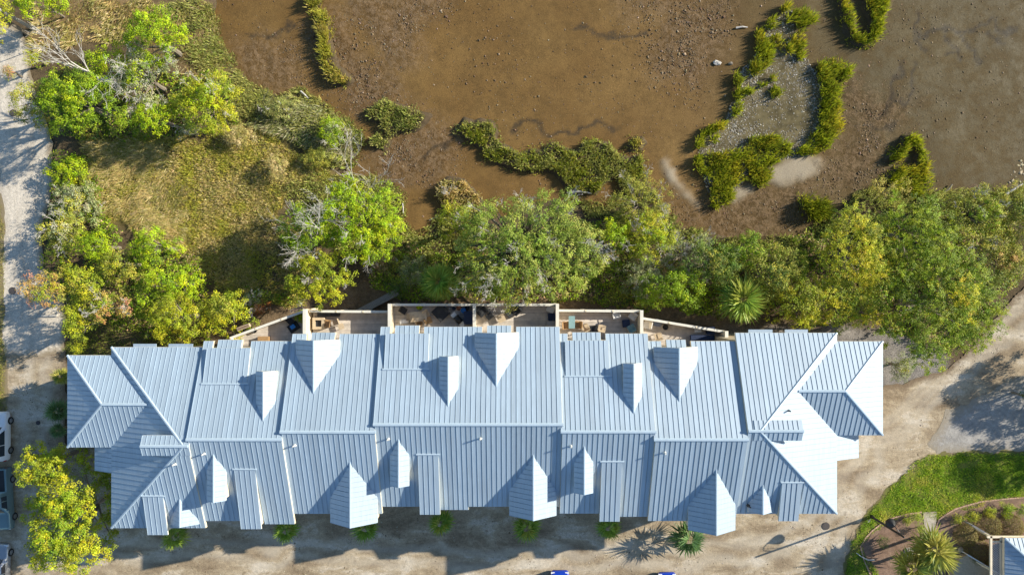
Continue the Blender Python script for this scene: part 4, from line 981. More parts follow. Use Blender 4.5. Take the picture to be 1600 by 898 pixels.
# lawn blades
lawn_poly = PX(LAWN_PX)
LP = [grass_patch(lawn_poly, 420, .20, .04, [(.12, .20, .016), (.17, .26, .018), (.23, .30, .02), (.33, .31, .06)], None, .9, zf=lambda x, y: np.full(len(x), .05), jag=.5, clump=.6, seed=30),
      grass_patch(PX([(100, 535), (150, 505), (230, 510), (330, 528), (320, 545), (180, 545), (170, 556), (104, 556)]), 260, .16, .04, [(.15, .19, .02), (.20, .22, .025), (.10, .14, .02)], None, .9, jag=.5, seed=31),
      grass_patch(PX([(112, 700), (172, 700), (172, 790), (130, 800), (112, 760)]), 200, .2, .045, [(.07, .11, .02), (.10, .13, .025)], None, .9, jag=.5, seed=32),
      grass_patch(PX([(-10, 280), (8, 360), (6, 480), (11, 640), (4, 700), (-20, 700)]), 200, .18, .04, [(.18, .18, .03), (.13, .15, .025), (.24, .21, .06)], None, 1.0, zf=lambda x, y: np.full(len(x), .03), jag=.3, seed=33)]
V, Q, c = join(LP); tag(np_mesh('lawn_grass', V, Q, M['grass'], cols=c), 'short green lawn grass round the mulched beds and the house corner', 'grass', kind='stuff')

# ---- grassy islands out on the mud
def island(poly_px, label, style, L=.75, dens=300, group=None, ht=.28, parent_label=None):
    poly = PX(poly_px, .2); c = poly.mean(0); root = thing('marsh_island', label, 'marsh island', (c[0], c[1], -.5), group)
    lo, hi = poly.min(0) - .5, poly.max(0) + .5; st = .16; X, Y, Q = grid_mesh(np.arange(lo[0], hi[0], st), np.arange(lo[1], hi[1], st))
    s_ = poly_sdf(X, Y, poly) + (fbm(X, Y, .9, 130, 3) - .5) * .5; zb = lambda s: -.62 + (ht + .17) * sstep(-.45, .35, s)
    k = s_[Q].max(1) > -.45; Q = Q[k]; u = np.unique(Q); mp = -np.ones(len(X), int); mp[u] = np.arange(len(u))
    np_mesh('bank', np.stack([X[u], Y[u], zb(s_[u])], 1), mp[Q], M['bankmud'], root, smooth=True)
    V, Q, cc = grass_patch(poly, dens, L, .075, style, None, .45, zf=lambda x, y: np.full(len(x), -.5 + ht * .8), jag=.28, clump=.7, edge=.12, seed=int(abs(c[0]) * 7) % 50)
    V2, Q2, c2 = grass_patch(poly, 45, L * .7, .07, style, None, .7, zf=lambda x, y: np.full(len(x), -.52), jag=.9, edge=-.15, seed=7); V, Q, cc = join([(V, Q, cc), (V2, Q2, c2)])
    g = np_mesh('grass', V, Q, M['grass'], root, cols=cc); g['kind'] = 'stuff'
    return root
M['bankmud'] = simple('bank_mud', (.085, .062, .036), .9, var=.3, sc=3, bs=.4, spec=.08)
ISL = [
 ([(492, 20), (502, 13), (512, 24), (514, 60), (520, 90), (535, 110), (551, 125), (540, 132), (520, 130), (505, 113), (498, 80), (493, 45)], 'long curved grass strip standing alone in the brown mud', 'marsh', .8),
 ([(478, -14), (503, -14), (498, 8), (485, 11), (477, 5)], 'small grass tuft just above the long curved grass strip', 'marsh', .8),
 ([(570, 172), (600, 153), (640, 166), (672, 178), (655, 200), (627, 203), (605, 212), (590, 190), (572, 185)], 'brownish green marsh island shaped like a lozenge', 'saltmarsh', .6),
 ([(576, 216), (590, 209), (607, 220), (598, 232), (580, 228)], 'small round marsh tuft at the tip of the left bank', 'saltmarsh', .6),
 ([(982, 225), (990, 215), (1005, 214), (1012, 222), (1003, 233), (987, 234)], 'small round grass tuft off the winding marsh peninsula', 'marsh', .6),
 ([(1255, 312), (1275, 302), (1295, 312), (1295, 333), (1275, 345), (1258, 335)], 'round green grass mound at the shore beside the golden cedar', 'marshgreen', 1.1),
 ([(683, 290), (700, 277), (725, 280), (745, 300), (757, 320), (740, 335), (700, 332), (685, 312)], 'dry tan and green marsh mound beside the mud inlet', 'straw', .7),
 ([(1312, -12), (1325, -12), (1331, 10), (1341, 25), (1340, 45), (1350, 52), (1360, 48), (1362, 30), (1354, 12), (1354, -12), (1402, -12), (1385, 30), (1378, 55), (1360, 69), (1340, 66), (1326, 50), (1322, 30)], 'bright green grass ring with a bare grey middle', 'marshgreen', .8),
 ([(1385, 248), (1410, 232), (1416, 211), (1430, 206), (1450, 226), (1457, 250), (1460, 300), (1430, 306), (1400, 298), (1390, 275), (1408, 262), (1432, 258), (1436, 236), (1426, 224), (1420, 240), (1404, 250)], 'looped green grass spit attached to the right shore', 'marshgreen', .7),
]
for poly, lab, st_, L in ISL: island(poly, lab, st_, L)
pen = [(716, 195), (725, 183), (740, 189), (750, 183), (770, 190), (778, 205), (774, 213), (790, 228), (815, 239), (830, 232), (848, 236), (855, 225), (865, 220), (880, 230), (905, 236), (915, 222), (930, 215), (955, 222), (965, 240), (985, 246), (1000, 240), (1008, 255),
       (1015, 280), (1032, 312), (1000, 312), (975, 300), (965, 275), (945, 288), (930, 302), (892, 298), (875, 275), (860, 262), (830, 268), (800, 262), (770, 250), (758, 245), (752, 230), (735, 220), (720, 210)]
island(pen, 'long winding olive marsh peninsula reaching out from the oak shore', PAL['saltmarsh'] + PAL['marsh'][:2] + PAL['marshgreen'][1:3], .55, dens=320)
# shell island: grey shell bed with grass clumps on it
sh = PX([(1235, 5), (1243, 15), (1246, 40), (1255, 85), (1280, 110), (1292, 150), (1287, 200), (1278, 232), (1250, 246), (1205, 244), (1178, 262), (1150, 300), (1125, 320), (1105, 290), (1090, 250), (1098, 212), (1130, 190), (1152, 150), (1157, 115), (1180, 90), (1192, 50), (1215, 30)])
root = thing('shell_bank', 'grey shell bank in the mud ringed with green grass clumps', 'shell bank', (P(1200, 160)[0], P(1200, 160)[1], -.5))
lo, hi = sh.min(0) - .5, sh.max(0) + .5; X, Y, Q = grid_mesh(np.arange(lo[0], hi[0], .16), np.arange(lo[1], hi[1], .16)); s_ = poly_sdf(X, Y, sh) + (fbm(X, Y, 1.2, 131, 3) - .5) * .9
k = s_[Q].max(1) > -.5; Q = Q[k]; u = np.unique(Q); mp = -np.ones(len(X), int); mp[u] = np.arange(len(u))
M['shellmud'] = simple('shell_mud', (.125, .102, .052), .9, var=.5, sc=1.1, bs=.5, spec=.08)
np_mesh('bank', np.stack([X[u], Y[u], -.62 + .24 * sstep(-.5, .4, s_[u]) + (fbm(X[u], Y[u], .6, 133, 3) - .5) * .06], 1), mp[Q], M['shellmud'], root, smooth=True)
p, ss = sample_poly(sh, 150, 0, .4); pool = PX([(1180, 160), (1230, 150), (1265, 165), (1270, 200), (1240, 212), (1190, 205), (1172, 190)]); inp = sstep(-.8, 1.2, poly_sdf(p[:, 0], p[:, 1], pool))
k = rng.random(len(p)) > inp * .85; p = p[k]; r = np.exp(rng.normal(math.log(.055), .35, len(p))).clip(.025, .12)
V, T_, cc = lumps(p, np.full(len(p), -.39), r, .5, jit(pick([(.22, .20, .165), (.30, .28, .24), (.15, .13, .09), (.19, .16, .11), (.40, .38, .33)], len(p)), len(p), .15, .02))
o = np_mesh('shells', V, T_, M['stone'], root, cols=cc); o['kind'] = 'stuff'
CL = [[(1240, 16), (1260, 10), (1278, 18), (1276, 32), (1262, 38), (1259, 55), (1250, 56), (1248, 36)], [(1248, 62), (1260, 60), (1258, 90), (1250, 95), (1246, 80)], [(1185, 45), (1195, 45), (1200, 60), (1213, 75), (1205, 95), (1190, 110), (1172, 112), (1182, 90)],
      [(1150, 112), (1160, 115), (1162, 140), (1160, 170), (1148, 186), (1143, 182), (1150, 160)], [(1282, 95), (1300, 88), (1318, 90), (1335, 108), (1322, 125), (1312, 150), (1318, 175), (1321, 200), (1310, 215), (1292, 235), (1262, 241), (1245, 238), (1270, 215), (1282, 195), (1285, 150), (1280, 115)],
      [(1175, 215), (1210, 210), (1240, 225), (1235, 240), (1215, 250), (1208, 275), (1195, 293), (1180, 285), (1167, 260), (1160, 240)], [(1108, 238), (1155, 235), (1160, 255), (1170, 280), (1148, 290), (1148, 310), (1125, 325), (1112, 322), (1115, 285), (1108, 260)],
      [(1088, 245), (1100, 242), (1098, 255), (1115, 270), (1108, 280), (1088, 262)], [(1100, 200), (1120, 192), (1142, 186), (1130, 200), (1106, 212), (1095, 232), (1087, 226)], [(1204, 140), (1213, 132), (1223, 138), (1222, 150), (1210, 154)], [(1162, 137), (1180, 136), (1178, 146), (1164, 146)],
      [(1206, 55), (1218, 52), (1228, 62), (1222, 76), (1208, 72)], [(1222, 10), (1235, 3), (1234, 14), (1224, 22)], [(1200, 28), (1216, 26), (1216, 38), (1202, 42)], [(1232, 70), (1242, 68), (1242, 78), (1234, 80)], [(1240, 55), (1246, 53), (1247, 66), (1240, 66)], [(1186, 128), (1200, 126), (1200, 132), (1187, 134)], [(1206, 118), (1214, 116), (1214, 125), (1207, 126)],
      [(1115, 212), (1124, 210), (1126, 220), (1117, 222)], [(1228, 26), (1240, 24), (1240, 32), (1230, 34)]]
for cl_ in CL:
    V, Q, cc = grass_patch(PX(cl_, .2), 320, .75, .075, 'marshgreen', None, .5, zf=lambda x, y: np.full(len(x), -.40), jag=.14, clump=.6)
    if len(Q): np_mesh('grass_clump', V, Q, M['grass'], root, cols=cc)['kind'] = 'stuff'
# ------------------------------------------------------------------ vehicles
M['car_white'] = simple('white_car_paint', (.78, .79, .80), .22, var=.02, spec=.6)
M['car_teal'] = simple('grey_green_car_paint', (.16, .24, .25), .2, .3, var=.03, spec=.6)
M['car_silver'] = simple('silver_car_paint', (.42, .43, .45), .25, .5, var=.03, spec=.6)
M['car_blue'] = simple('blue_car_paint', (.01, .05, .45), .2, .1, var=.03, spec=.6)
M['red'] = simple('red_lens', (.30, .01, .01), .2, var=.05)
M['clear'] = simple('clear_lens', (.75, .76, .78), .12, var=.05)
def car(loc, rz, paint, label, kind='suv', L=4.6, Wd=1.86, group=None):
    root = thing('parked_' + {'suv': 'suv', 'pickup': 'pickup_truck', 'sedan': 'car'}[kind], label, {'suv': 'car', 'pickup': 'truck', 'sedan': 'car'}[kind], loc, group, rz)
    hw = Wd / 2; top = {'suv': 1.68, 'pickup': 1.82, 'sedan': 1.44}[kind]; sh = {'suv': 1.02, 'pickup': 1.12, 'sedan': .92}[kind]; hd = {'suv': .95, 'pickup': 1.08, 'sedan': .84}[kind]
    # stations along x (front +): x, half width, shoulder z, top half width, top z
    h = L / 2
    if kind == 'suv': st = [(-h, .82, .85, .62, 1.0), (-h + .12, .93, sh, .70, 1.25), (-h + .5, 1, sh, .74, top - .04), (-.5, 1, sh, .76, top), (.35, 1, sh, .75, top - .03), (.95, 1, sh, .74, hd + .12), (1.2, 1, sh - .04, .76, hd + .04), (h - .35, .95, hd - .08, .70, hd - .03), (h - .08, .86, hd - .22, .60, hd - .18), (h, .74, hd - .35, .5, hd - .30)]
    elif kind == 'pickup': st = [(-h, .95, .98, .85, 1.02), (-h + .06, 1, sh, .93, sh + .02), (-.75, 1, sh, .93, sh + .02), (-.70, 1, sh, .74, top - .1), (-.45, 1, sh, .75, top), (.55, 1, sh, .74, top - .03), (1.15, 1, sh, .74, hd + .10), (1.4, 1, sh - .03, .78, hd + .03), (h - .35, .96, hd - .06, .74, hd - .02), (h - .06, .88, hd - .2, .66, hd - .16), (h, .8, hd - .35, .6, hd - .3)]
    else: st = [(-h, .80, .75, .62, .82), (-h + .15, .92, sh, .70, sh + .04), (-h + .75, 1, sh, .72, sh + .06), (-.95, 1, sh, .70, top - .06), (-.2, 1, sh, .72, top), (.35, 1, sh, .70, top - .05), (1.0, 1, sh, .72, hd + .08), (1.25, .99, sh - .05, .74, hd), (h - .4, .95, hd - .1, .68, hd - .05), (h - .08, .86, hd - .24, .6, hd - .2), (h, .72, hd - .38, .5, hd - .33)]
    m = MB(); rings = []
    for x, w, zs, tw, tz_ in st:
        w *= hw; tw *= hw
        half = [(w * .90, .24), (w, .36), (w, zs * .72), (w * .97, zs), (tw + (w * .97 - tw) * .12, zs + (tz_ - zs) * .86), (tw * .86, tz_), (0, tz_ + .025)]
        ring = [(x, -a, b) for a, b in half] + [(x, a, b) for a, b in half[-2::-1]]; k = len(m.v); m.v += ring; rings.append(list(range(k, k + len(ring))))
    for a, b in zip(rings[:-1], rings[1:]):
        for i in range(len(a) - 1): m.f.append((a[i], b[i], b[i + 1], a[i + 1]))
        m.f.append((a[-1], b[-1], b[0], a[0]))
    m.f.append(tuple(rings[0])); m.f.append(tuple(reversed(rings[-1]))); body = m.build('body', paint, root, True, local=True)
    # glass: panels 12 mm proud of the cabin surface
    def glass(name, pts):
        g = MB(); n_ = (Vector(pts[1]) - Vector(pts[0])).cross(Vector(pts[2]) - Vector(pts[0])).normalized(); c_ = sum((Vector(p) for p in pts), Vector()) / len(pts)
        if n_.dot(c_ - Vector((0, 0, .8))) < 0: n_ = -n_
        q = [tuple(Vector(p) + n_ * .014) for p in pts]; q0 = [tuple(Vector(p) - n_ * .02) for p in pts]; g.prism(q0, q); return g.build(name, M['glass'], root, local=True)
    xr, xf = {'suv': (-h + .5, .35), 'pickup': (-.45, .55), 'sedan': (-.95, .35)}[kind]; xw = {'suv': .95, 'pickup': 1.15, 'sedan': 1.0}[kind]
    tw = .75 * hw
    for sgn in (-1, 1):
        for a, b in ((xr + .05, (xr + xf) / 2 - .03), ((xr + xf) / 2 + .03, xf)):
            glass('side_window', [(a, sgn * hw * .945, sh + .05), (b + (.28 if b == xf else 0), sgn * hw * .945, sh + .05), (b, sgn * tw * 1.085, top - .16), (a, sgn * tw * 1.085, top - .16)])
    glass('windshield', [(xw - .02, -tw * .95, hd + .15), (xw - .02, tw * .95, hd + .15), (xf + .06, tw * .88, top - .03), (xf + .06, -tw * .88, top - .03)])
    xb = {'suv': -h + .12, 'pickup': -.72, 'sedan': -h + .85}[kind]
    glass('rear_window', [(xb - .0, -tw * .9, sh + .18), (xb, tw * .9, sh + .18), (xr - .08, tw * .85, top - .10), (xr - .08, -tw * .85, top - .10)])
    if kind == 'pickup':
        g = MB(); g.box(((-h + .14 - .85) / 2, 0, sh + .035), (h - .95, Wd * .78, .03)); g.build('cargo_bed', M['black'], root, local=True)
    for x in (-h * .60, h * .62):
        for sgn in (-1, 1):
            y = sgn * (hw - .07); g = MB(); prof = [(.22, -.11), (.33, -.11), (.36, -.06), (.36, .06), (.33, .11), (.22, .11)]; n = 18; k = 0
            for r, yy in prof:
                for i in range(n): t_ = 2 * math.pi * i / n; g.v.append((x + r * math.cos(t_), y + yy, .36 + r * math.sin(t_)))
            for k in range(len(prof) - 1):
                for i in range(n): j = (i + 1) % n; g.f.append((k * n + i, k * n + j, (k + 1) * n + j, (k + 1) * n + i))
            w_ = g.build('wheel', M['tyre'], root, True, local=True); g = MB(); g.tube((x, y - .09, .36), (x, y + .09, .36), .225, n=14); g.build('rim', M['rim'], w_, local=True)
            if x > 0:
                g = MB(); g.box((xw - .2, sgn * (hw + .09), sh + .08), (.12, .20, .14)); g.build('side_mirror', paint, root, local=True)
    for sgn in (-1, 1):
        g = MB(); g.box((h - .17, sgn * hw * .70, hd - .24), (.22, .34, .13)); g.build('headlight', M['clear'], root, local=True)
        g = MB(); g.box((-h + .05, sgn * hw * .80, .86), (.12, .18, .26)); g.build('taillight', M['red'], root, local=True)
    return root
def car_at(px, py, z, *a, **k):
    x, y, _ = P(px, py, z); return car((x, y, .05), *a, **k)
car_at(-5, 682, .9, math.pi / 2, M['car_white'], 'white parked car beside the shaded drive at the verge', 'suv', 4.5)
car_at(-1, 780, .9, -math.pi / 2 + .06, M['car_teal'], 'grey green parked pickup truck beside the yellow green shade tree', 'pickup', 5.7, 1.96)
car_at(-4, 888, .8, math.pi / 2 - .03, M['car_silver'], 'silver parked car below the grey green truck', 'sedan', 4.5)
car_at(875, 931, .8, math.pi / 2, M['car_blue'], 'blue car on the drive below the middle large gable', 'sedan', 4.5)
car_at(1043, 934, .8, math.pi / 2, M['car_blue'], 'blue car on the drive beside the right large gable', 'sedan', 4.5)

# ------------------------------------------------------------------ lamp post, pole, covers and edging
bx, by, _ = P(1361, 806); lamp = thing('street_lamp', 'black street lamp with one dome head on the lawn edge', 'street lamp', (bx, by, 0))
m = MB(); m.lathe((bx, by, 0), [(.16, -.05), (.16, .35), (.11, .45), (.085, 5.35), (.05, 5.42)], 12); m.build('pole', M['black'], lamp, True)
hx, hy, _ = P(1393, 818, 4.25); m = MB(); tp = Vector((bx, by, 4.7)); hd_ = Vector((hx, hy, 4.62)); m.path([Vector((bx, by, 4.55)), tp.lerp(hd_, .35) + Vector((0, 0, .25)), tp.lerp(hd_, .7) + Vector((0, 0, .22)), hd_], [.035] * 4, 6); m.tube((bx, by, 4.1), tuple(tp.lerp(hd_, .45) + Vector((0, 0, .1))), .02, n=5); m.build('arm', M['black'], lamp)
m = MB(); m.lathe((hx, hy, 4.0), [(.42, 0), (.45, .06), (.41, .18), (.30, .34), (.14, .48), (.05, .64)], 18); m.build('lamp_shade', M['black'], lamp, True)
m = MB(); m.lathe((hx, hy, 3.9), [(.05, 0), (.16, .05), (.2, .13)], 14); m.build('globe', M['lamp_glass'], lamp, True)
x, y, _ = P(1354, 811); sg = thing('marker_sign', 'small white marker sign at the foot of the street lamp', 'sign', (x, y, .03)); m = MB(); m.box((x, y, .28), (.05, .05, .62)); m.build('stake', M['greywood'], sg); m = MB(); m.box((x, y + .045, .48), (.42, .03, .30), .9, -.5); m.build('panel', M['white'], sg)
x, y, _ = P(53, 46); pole = thing('utility_pole', 'grey wooden utility pole leaning out of the trees by the road', 'utility pole', (x, y, 0)); m = MB(); m.tube((x, y, -.2), (x - .25, y + .3, 9.0), .17, .12, 10); m.build('shaft', M['greywood'], pole)
m = MB(); m.box((x - .25, y + .3, 8.6), (2.2, .12, .14), .4); m.build('crossarm', M['greywood'], pole)
x, y, _ = P(58, 76); x2, y2, _ = P(-30, 36, 7.0); tag(MB().tube((x, y, .0), (x2, y2, 7.0), .035, n=5).build('guy_wire', M['grey']), 'pale guy wire anchored by the road below the utility pole', 'wire')
for (px_, py_), r_, lab in (((21, 177), .34, 'round iron manhole cover on the shaded asphalt road'), ((20, 454), .34, 'round iron manhole cover on the road beside the autumn tree'), ((60, 660), .2, 'small iron drain cover on the shaded drive'), ((1290, 821), .36, 'round iron manhole cover on the sandy drive near the lamp shadow')):
    x, y, _ = P(px_, py_); m = MB(); m.lathe((x, y, .03), [(r_, 0), (r_, .035), (r_ * .9, .04), (r_ * .86, .03), (r_ * .8, .03), (r_ * .78, .042)], 22); tag(m.build('manhole_cover', M['iron']), lab, 'manhole cover')
x, y, _ = P(76, 493); tag(MB().box((x, y, .12), (1.75, .16, .16), .02).build('wheel_stop', M['concrete']), 'long pale timber wheel stop lying on the shaded road', 'wheel stop')
# brick edging of the beds
edge = thing('brick_edging', 'curved edging of pinkish bricks round the mulched beds', 'edging', (P(1345, 852)[0], P(1345, 852)[1], 0))
def edging(pts):
    pts = [Vector(P(*q)) for q in pts]; acc = 0
    me = None
    for a, b in zip(pts[:-1], pts[1:]):
        d = b - a; L = d.length; d.normalize(); t_ = acc
        while t_ < L:
            p = a + d * t_; o = MB(); o.box((p.x, p.y, .075), (.21, .115, .10), math.atan2(d.y, d.x) + random.uniform(-.06, .06)); o.build('brick', M['brick'], edge); t_ += .235
        acc = t_ - L
edging([(1368, 915), (1360, 898), (1349, 874), (1344, 853), (1351, 840), (1361, 829), (1375, 818), (1392, 809), (1416, 802), (1440, 799)]); edging([(1458, 836), (1461, 826), (1466, 811), (1478, 802), (1492, 794), (1512, 788), (1531, 783), (1565, 779), (1602, 776)])
# shrubs of the bed
for (px_, py_, r_), lab, st_ in (((1418, 812, 8), 'small yellow shrub in the bed beside the lamp head', 'yellow'), ((1434, 807, 10), 'low lime shrub at the garden path corner', 'lime'), ((1438, 826, 8), 'small lime shrub beside the garden path below the corner shrub', 'lime'),
        ((1498, 811, 10), 'small yellow shrub at the open end of the shrub row along the bricks', 'yellow'), ((1520, 806, 12), 'yellow leaved shrub second in the row along the bricks', 'yellow'), ((1547, 799, 12), 'yellow leaved shrub in the middle of the row along the bricks', 'yellow'), ((1574, 797, 13), 'greenish yellow shrub fourth in the row along the bricks', 'lime'), ((1596, 797, 11), 'dark green shrub ending the row along the bricks', 'limedark'),
        ((1380, 846, 13), 'sparse low rose bush with red dots in the mulched bed', 'dark')):
    shrub(px_, py_, r_, .8, st_, lab, lr=.22, leaf=.10, per=9, dens=1.0 if py_ != 846 else .5)
def dome(px_, py_, r, h, label):
    x, y, _ = P(px_, py_, h * .6); root = thing('clipped_shrub', label, 'shrub', (x, y, .05)); n = 5200; d = rand_dirs(n); d[:, 2] = np.abs(d[:, 2]); R_ = r * (H - h) / F * (1 + .06 * (fbm(d[:, 0] * 3 + px_, d[:, 1] * 3, 1, 3, 3) - .5))
    c_ = d * np.stack([R_, R_, np.full(n, h)], 1) * rng.uniform(.88, 1.02, (n, 1)) + np.array([x, y, .05]); V, Q = leaves(c_, d + rng.normal(0, .5, (n, 3)), .075)
    np_mesh('foliage', V, Q, M['leaf'], root, cols=jit(pick([(.17, .135, .05), (.21, .165, .06), (.13, .11, .04), (.16, .15, .04)], n), n, .15)); m = MB(); m.tube((x, y, 0), (x, y, h * .7), .06, .03, 6); m.build('stem', M['bark'], root)
dome(1513, 838, 19, 1.0, 'brownish clipped round shrub below the yellow shrub row')
dome(1549, 824, 21, 1.1, 'largest brownish clipped round shrub beside the lattice porch')
dome(1584, 824, 20, 1.0, 'brown clipped shrub behind the porch beam')
dome(1530, 866, 24, .8, 'dark brown clipped low shrub at the foot of the lattice')
rk = lambda px_, py_, r, lab, mt: tag((lambda m: m.build('boulder', mt))(MB().lathe((P(px_, py_)[0], P(px_, py_)[1], .02), [(r, 0), (r * .98, r * .25), (r * .7, r * .52), (r * .25, r * .6)], 9)), lab, 'rock')
rk(1419, 862, .48, 'rounded grey rock between the two golden palms', M['concrete']); rk(1501, 858, .30, 'small pale rock at the foot of the large golden palm', M['sand_wood'])
x, y, _ = P(1353, 871); tag(MB().path([Vector(P(1338, 863, .1)), Vector(P(1346, 869, .14)), Vector(P(1356, 874, .12)), Vector(P(1366, 874, .1))], [.03, .035, .05, .055], 6).build('garden_hose', M['white']), 'short pale hose end curving across the brick edging', 'hose')

# ------------------------------------------------------------------ neighbouring porch, lower right
nb = thing('neighbouring_house', 'corner of a neighbouring house with lattice porch and pale metal roof', 'building', (P(1590, 880, 3)[0], P(1590, 880, 3)[1], 0))
def q3(px_, py_, z): return P(px_, py_, z)
z0 = 2.9; xA, yA, _ = q3(1570, 840, z0); xB, yB = xA + 8, yA - 8
zh1 = lambda x, y: z0 + .4 * (yA - y); zh2 = lambda x, y: z0 + .4 * (x - xA)
roof_slope([(xA, yA), (xB, yA), (xB, yB), (xA + 8, yA - 8)][:3], zh1, 0, nb); roof_slope([(xA, yA), (xA, yB), (xB, yB)], zh2, 1, nb); cap_line((xA, yA, z0 + .03), (xB, yB, z0 + 3.23), nb)
m = MB(); m.box(((xA + xB) / 2 + .75, (yA + yB) / 2 - .75, 1.25), (xB - xA - 1.5, yA - yB - 1.5, 2.5)); m.build('wall', M['wall'], nb)
xl, yl, _ = q3(1548, 838, 2.5); 
m = MB(); m.box(((xl + xA) / 2 + 2.4, yl, 2.5), (6.5, .18, .16)); m.build('porch_beam', M['cream'], nb); m = MB(); m.box((xl, yl - 3, 2.5), (.18, 6.2, .16)); m.build('porch_beam', M['cream'], nb)
m = MB(); m.box(((xl + xA) / 2 + .12, yl - .45, 2.44), (abs(xA - xl) + .1, .12, .12)); m.build('porch_beam', M['cream'], nb)
m = MB(); m.box((xl + .95, yl - 3, 2.44), (.14, 6.0, .12)); m.build('porch_beam', M['cream'], nb)
# lattice roof panel between the beams
lat = MB(); 
for i in range(34):
    y = yl - .6 - i * .16
    for sgn in (-1, 1): lat.box((xl + .52, y, 2.42 + .014 * sgn), (.92, .03, .015), sgn * .62)
o = lat.build('lattice_panel', M['white'], nb); o['kind'] = 'stuff'
for yy in (yl, yl - 3, yl - 6):
    m = MB(); m.box((xl, yy, 1.25), (.14, .14, 2.45)); m.build('porch_post', M['cream'], nb)
x1, y1, _ = q3(1519, 820, 1.3); x2, y2, _ = q3(1550, 838, 1.9); m = MB(); d = Vector((x2 - x1, y2 - y1, .6)); m.box(((x1 + x2) / 2, (y1 + y2) / 2, 1.6), (d.length, .16, .12), math.atan2(d.y, d.x), 0, -math.atan2(.6, math.hypot(d.x, d.y))); m.build('stair_handrail', M['greywood'], nb)
m = MB(); m.box((x1, y1, .66), (.12, .12, 1.3)); m.build('handrail_post', M['greywood'], nb)
pl = [q3(1485, 905, .6)[:2], q3(1500, 872, .6)[:2], q3(1512, 866, .6)[:2], q3(1562, 895, .6)[:2], q3(1562, 920, .6)[:2], q3(1485, 920, .6)[:2]]
pl = pl if area(pl) > 0 else pl[::-1]; m = MB(); m.prism([(x, y, 0) for x, y in pl], [(x, y, .6) for x, y in pl]); dk = m.build('porch_deck', M['sand_wood'], nb)
m = MB(); a, b = Vector(q3(1512, 866, 1.4)), Vector(q3(1562, 896, 1.4)); m.box(tuple((a + b) / 2 - Vector((0, 0, .4))), ((b - a).length, .1, .8), math.atan2((b - a).y, (b - a).x)); m.build('porch_rail', M['white'], nb)

# ------------------------------------------------------------------ things out on the mud
def log(pts, r, label, name='driftwood_log', mt='deadwood'):
    m = MB(); m.path([Vector(p) for p in pts], [r * (1 - .5 * i / (len(pts) - 1)) for i in range(len(pts))], 7); return tag(m.build(name, M[mt]), label, 'driftwood')
log([P(889, 301, -.2), P(905, 299, -.12), P(924, 302, -.2)], .13, 'pale driftwood log at the foot of the marsh peninsula')
log([P(1572, 303, -.1), P(1584, 296, .05), P(1598, 287, .1)], .12, 'white driftwood log at the shore beside the pale mud crust')
log([P(1472, 302, -.3), P(1482, 296, -.2), P(1488, 288, -.25)], .12, 'dark driftwood stump at the right shore', mt='bark')
log([P(1150, 44, -.4), P(1160, 42, -.32), P(1168, 43, -.38)], .10, 'small pale driftwood piece left of the shell bank tip')
log([P(629, 318, -.3), P(630, 326, .2), P(630, 333, .5)], .06, 'thin broken stick standing in the mud inlet')
log([P(671, 344, -.35), P(678, 341, -.3), P(684, 338, -.3)], .05, 'short white stick lying at the dry marsh mound')
log([P(470, 143, -.2), P(476, 148, -.05), P(482, 154, -.15)], .10, 'pale driftwood on the left marsh bank')
for q, sz, lab in (((1121, 98), .30, 'pale and dark stone block standing in the open mud'), ((1142, 99), .18, 'small dark stone beside the pale block in the mud')):
    x, y, _ = P(*q, -.3); m = MB(); m.lathe((x, y, -.55), [(sz, 0), (sz * 1.05, .12), (sz * .8, .25), (sz * .3, .3)], 7); m.v = [(x + (a - x) * 1.35 + random.uniform(-.06, .06), y + (b - y) * .8 + random.uniform(-.06, .06), c + random.uniform(-.04, .04)) for a, b, c in m.v]
    tag(m.build('stone', M['concrete'] if sz > .25 else M['bark']), lab, 'rock')
dead_tree((700, 305), (708, 300), 2.2, 'small bleached snag on the dry marsh mound', r=.05, depth=4, L=.7, spread=.9)
# pale crust flakes at the far right shore
pp, _ = sample_poly(PX([(1578, 268), (1600, 250), (1612, 250), (1612, 290), (1592, 288), (1580, 284)]), 9); r = rng.uniform(.08, .28, len(pp)); V, T_, cc = lumps(pp, np.full(len(pp), -.45), r, .05, jit((.26, .22, .145), len(pp), .12, .02)); tag(np_mesh('mud_crust', V, T_, M['stone'], cols=cc), 'pale cracked crust flakes on the mud beside the white log', 'mud crust', kind='stuff')
# grey plank walkway by the terraces
a, b = Vector(P(556, 490, .5)), Vector(P(621, 456, .5)); d = b - a; wk = thing('plank_walkway', 'grey weathered plank walkway running diagonally off the terraces', 'walkway', (a.x, a.y, 0)); ang = math.atan2(d.y, d.x); k = int(d.length / .16)
for i in range(k):
    p = a + d * ((i + .5) / k); m = MB(); m.box((p.x, p.y, .5), (.145, .62, .04), ang); m.build('plank', M['greywood'], wk)
for s_ in (-.26, .26):
    c_ = (a + b) / 2 + Vector((-math.sin(ang) * s_, math.cos(ang) * s_, 0)); m = MB(); m.box((c_.x, c_.y, .2), (d.length, .06, .5), ang); m.build('stringer', M['greywood'], wk)

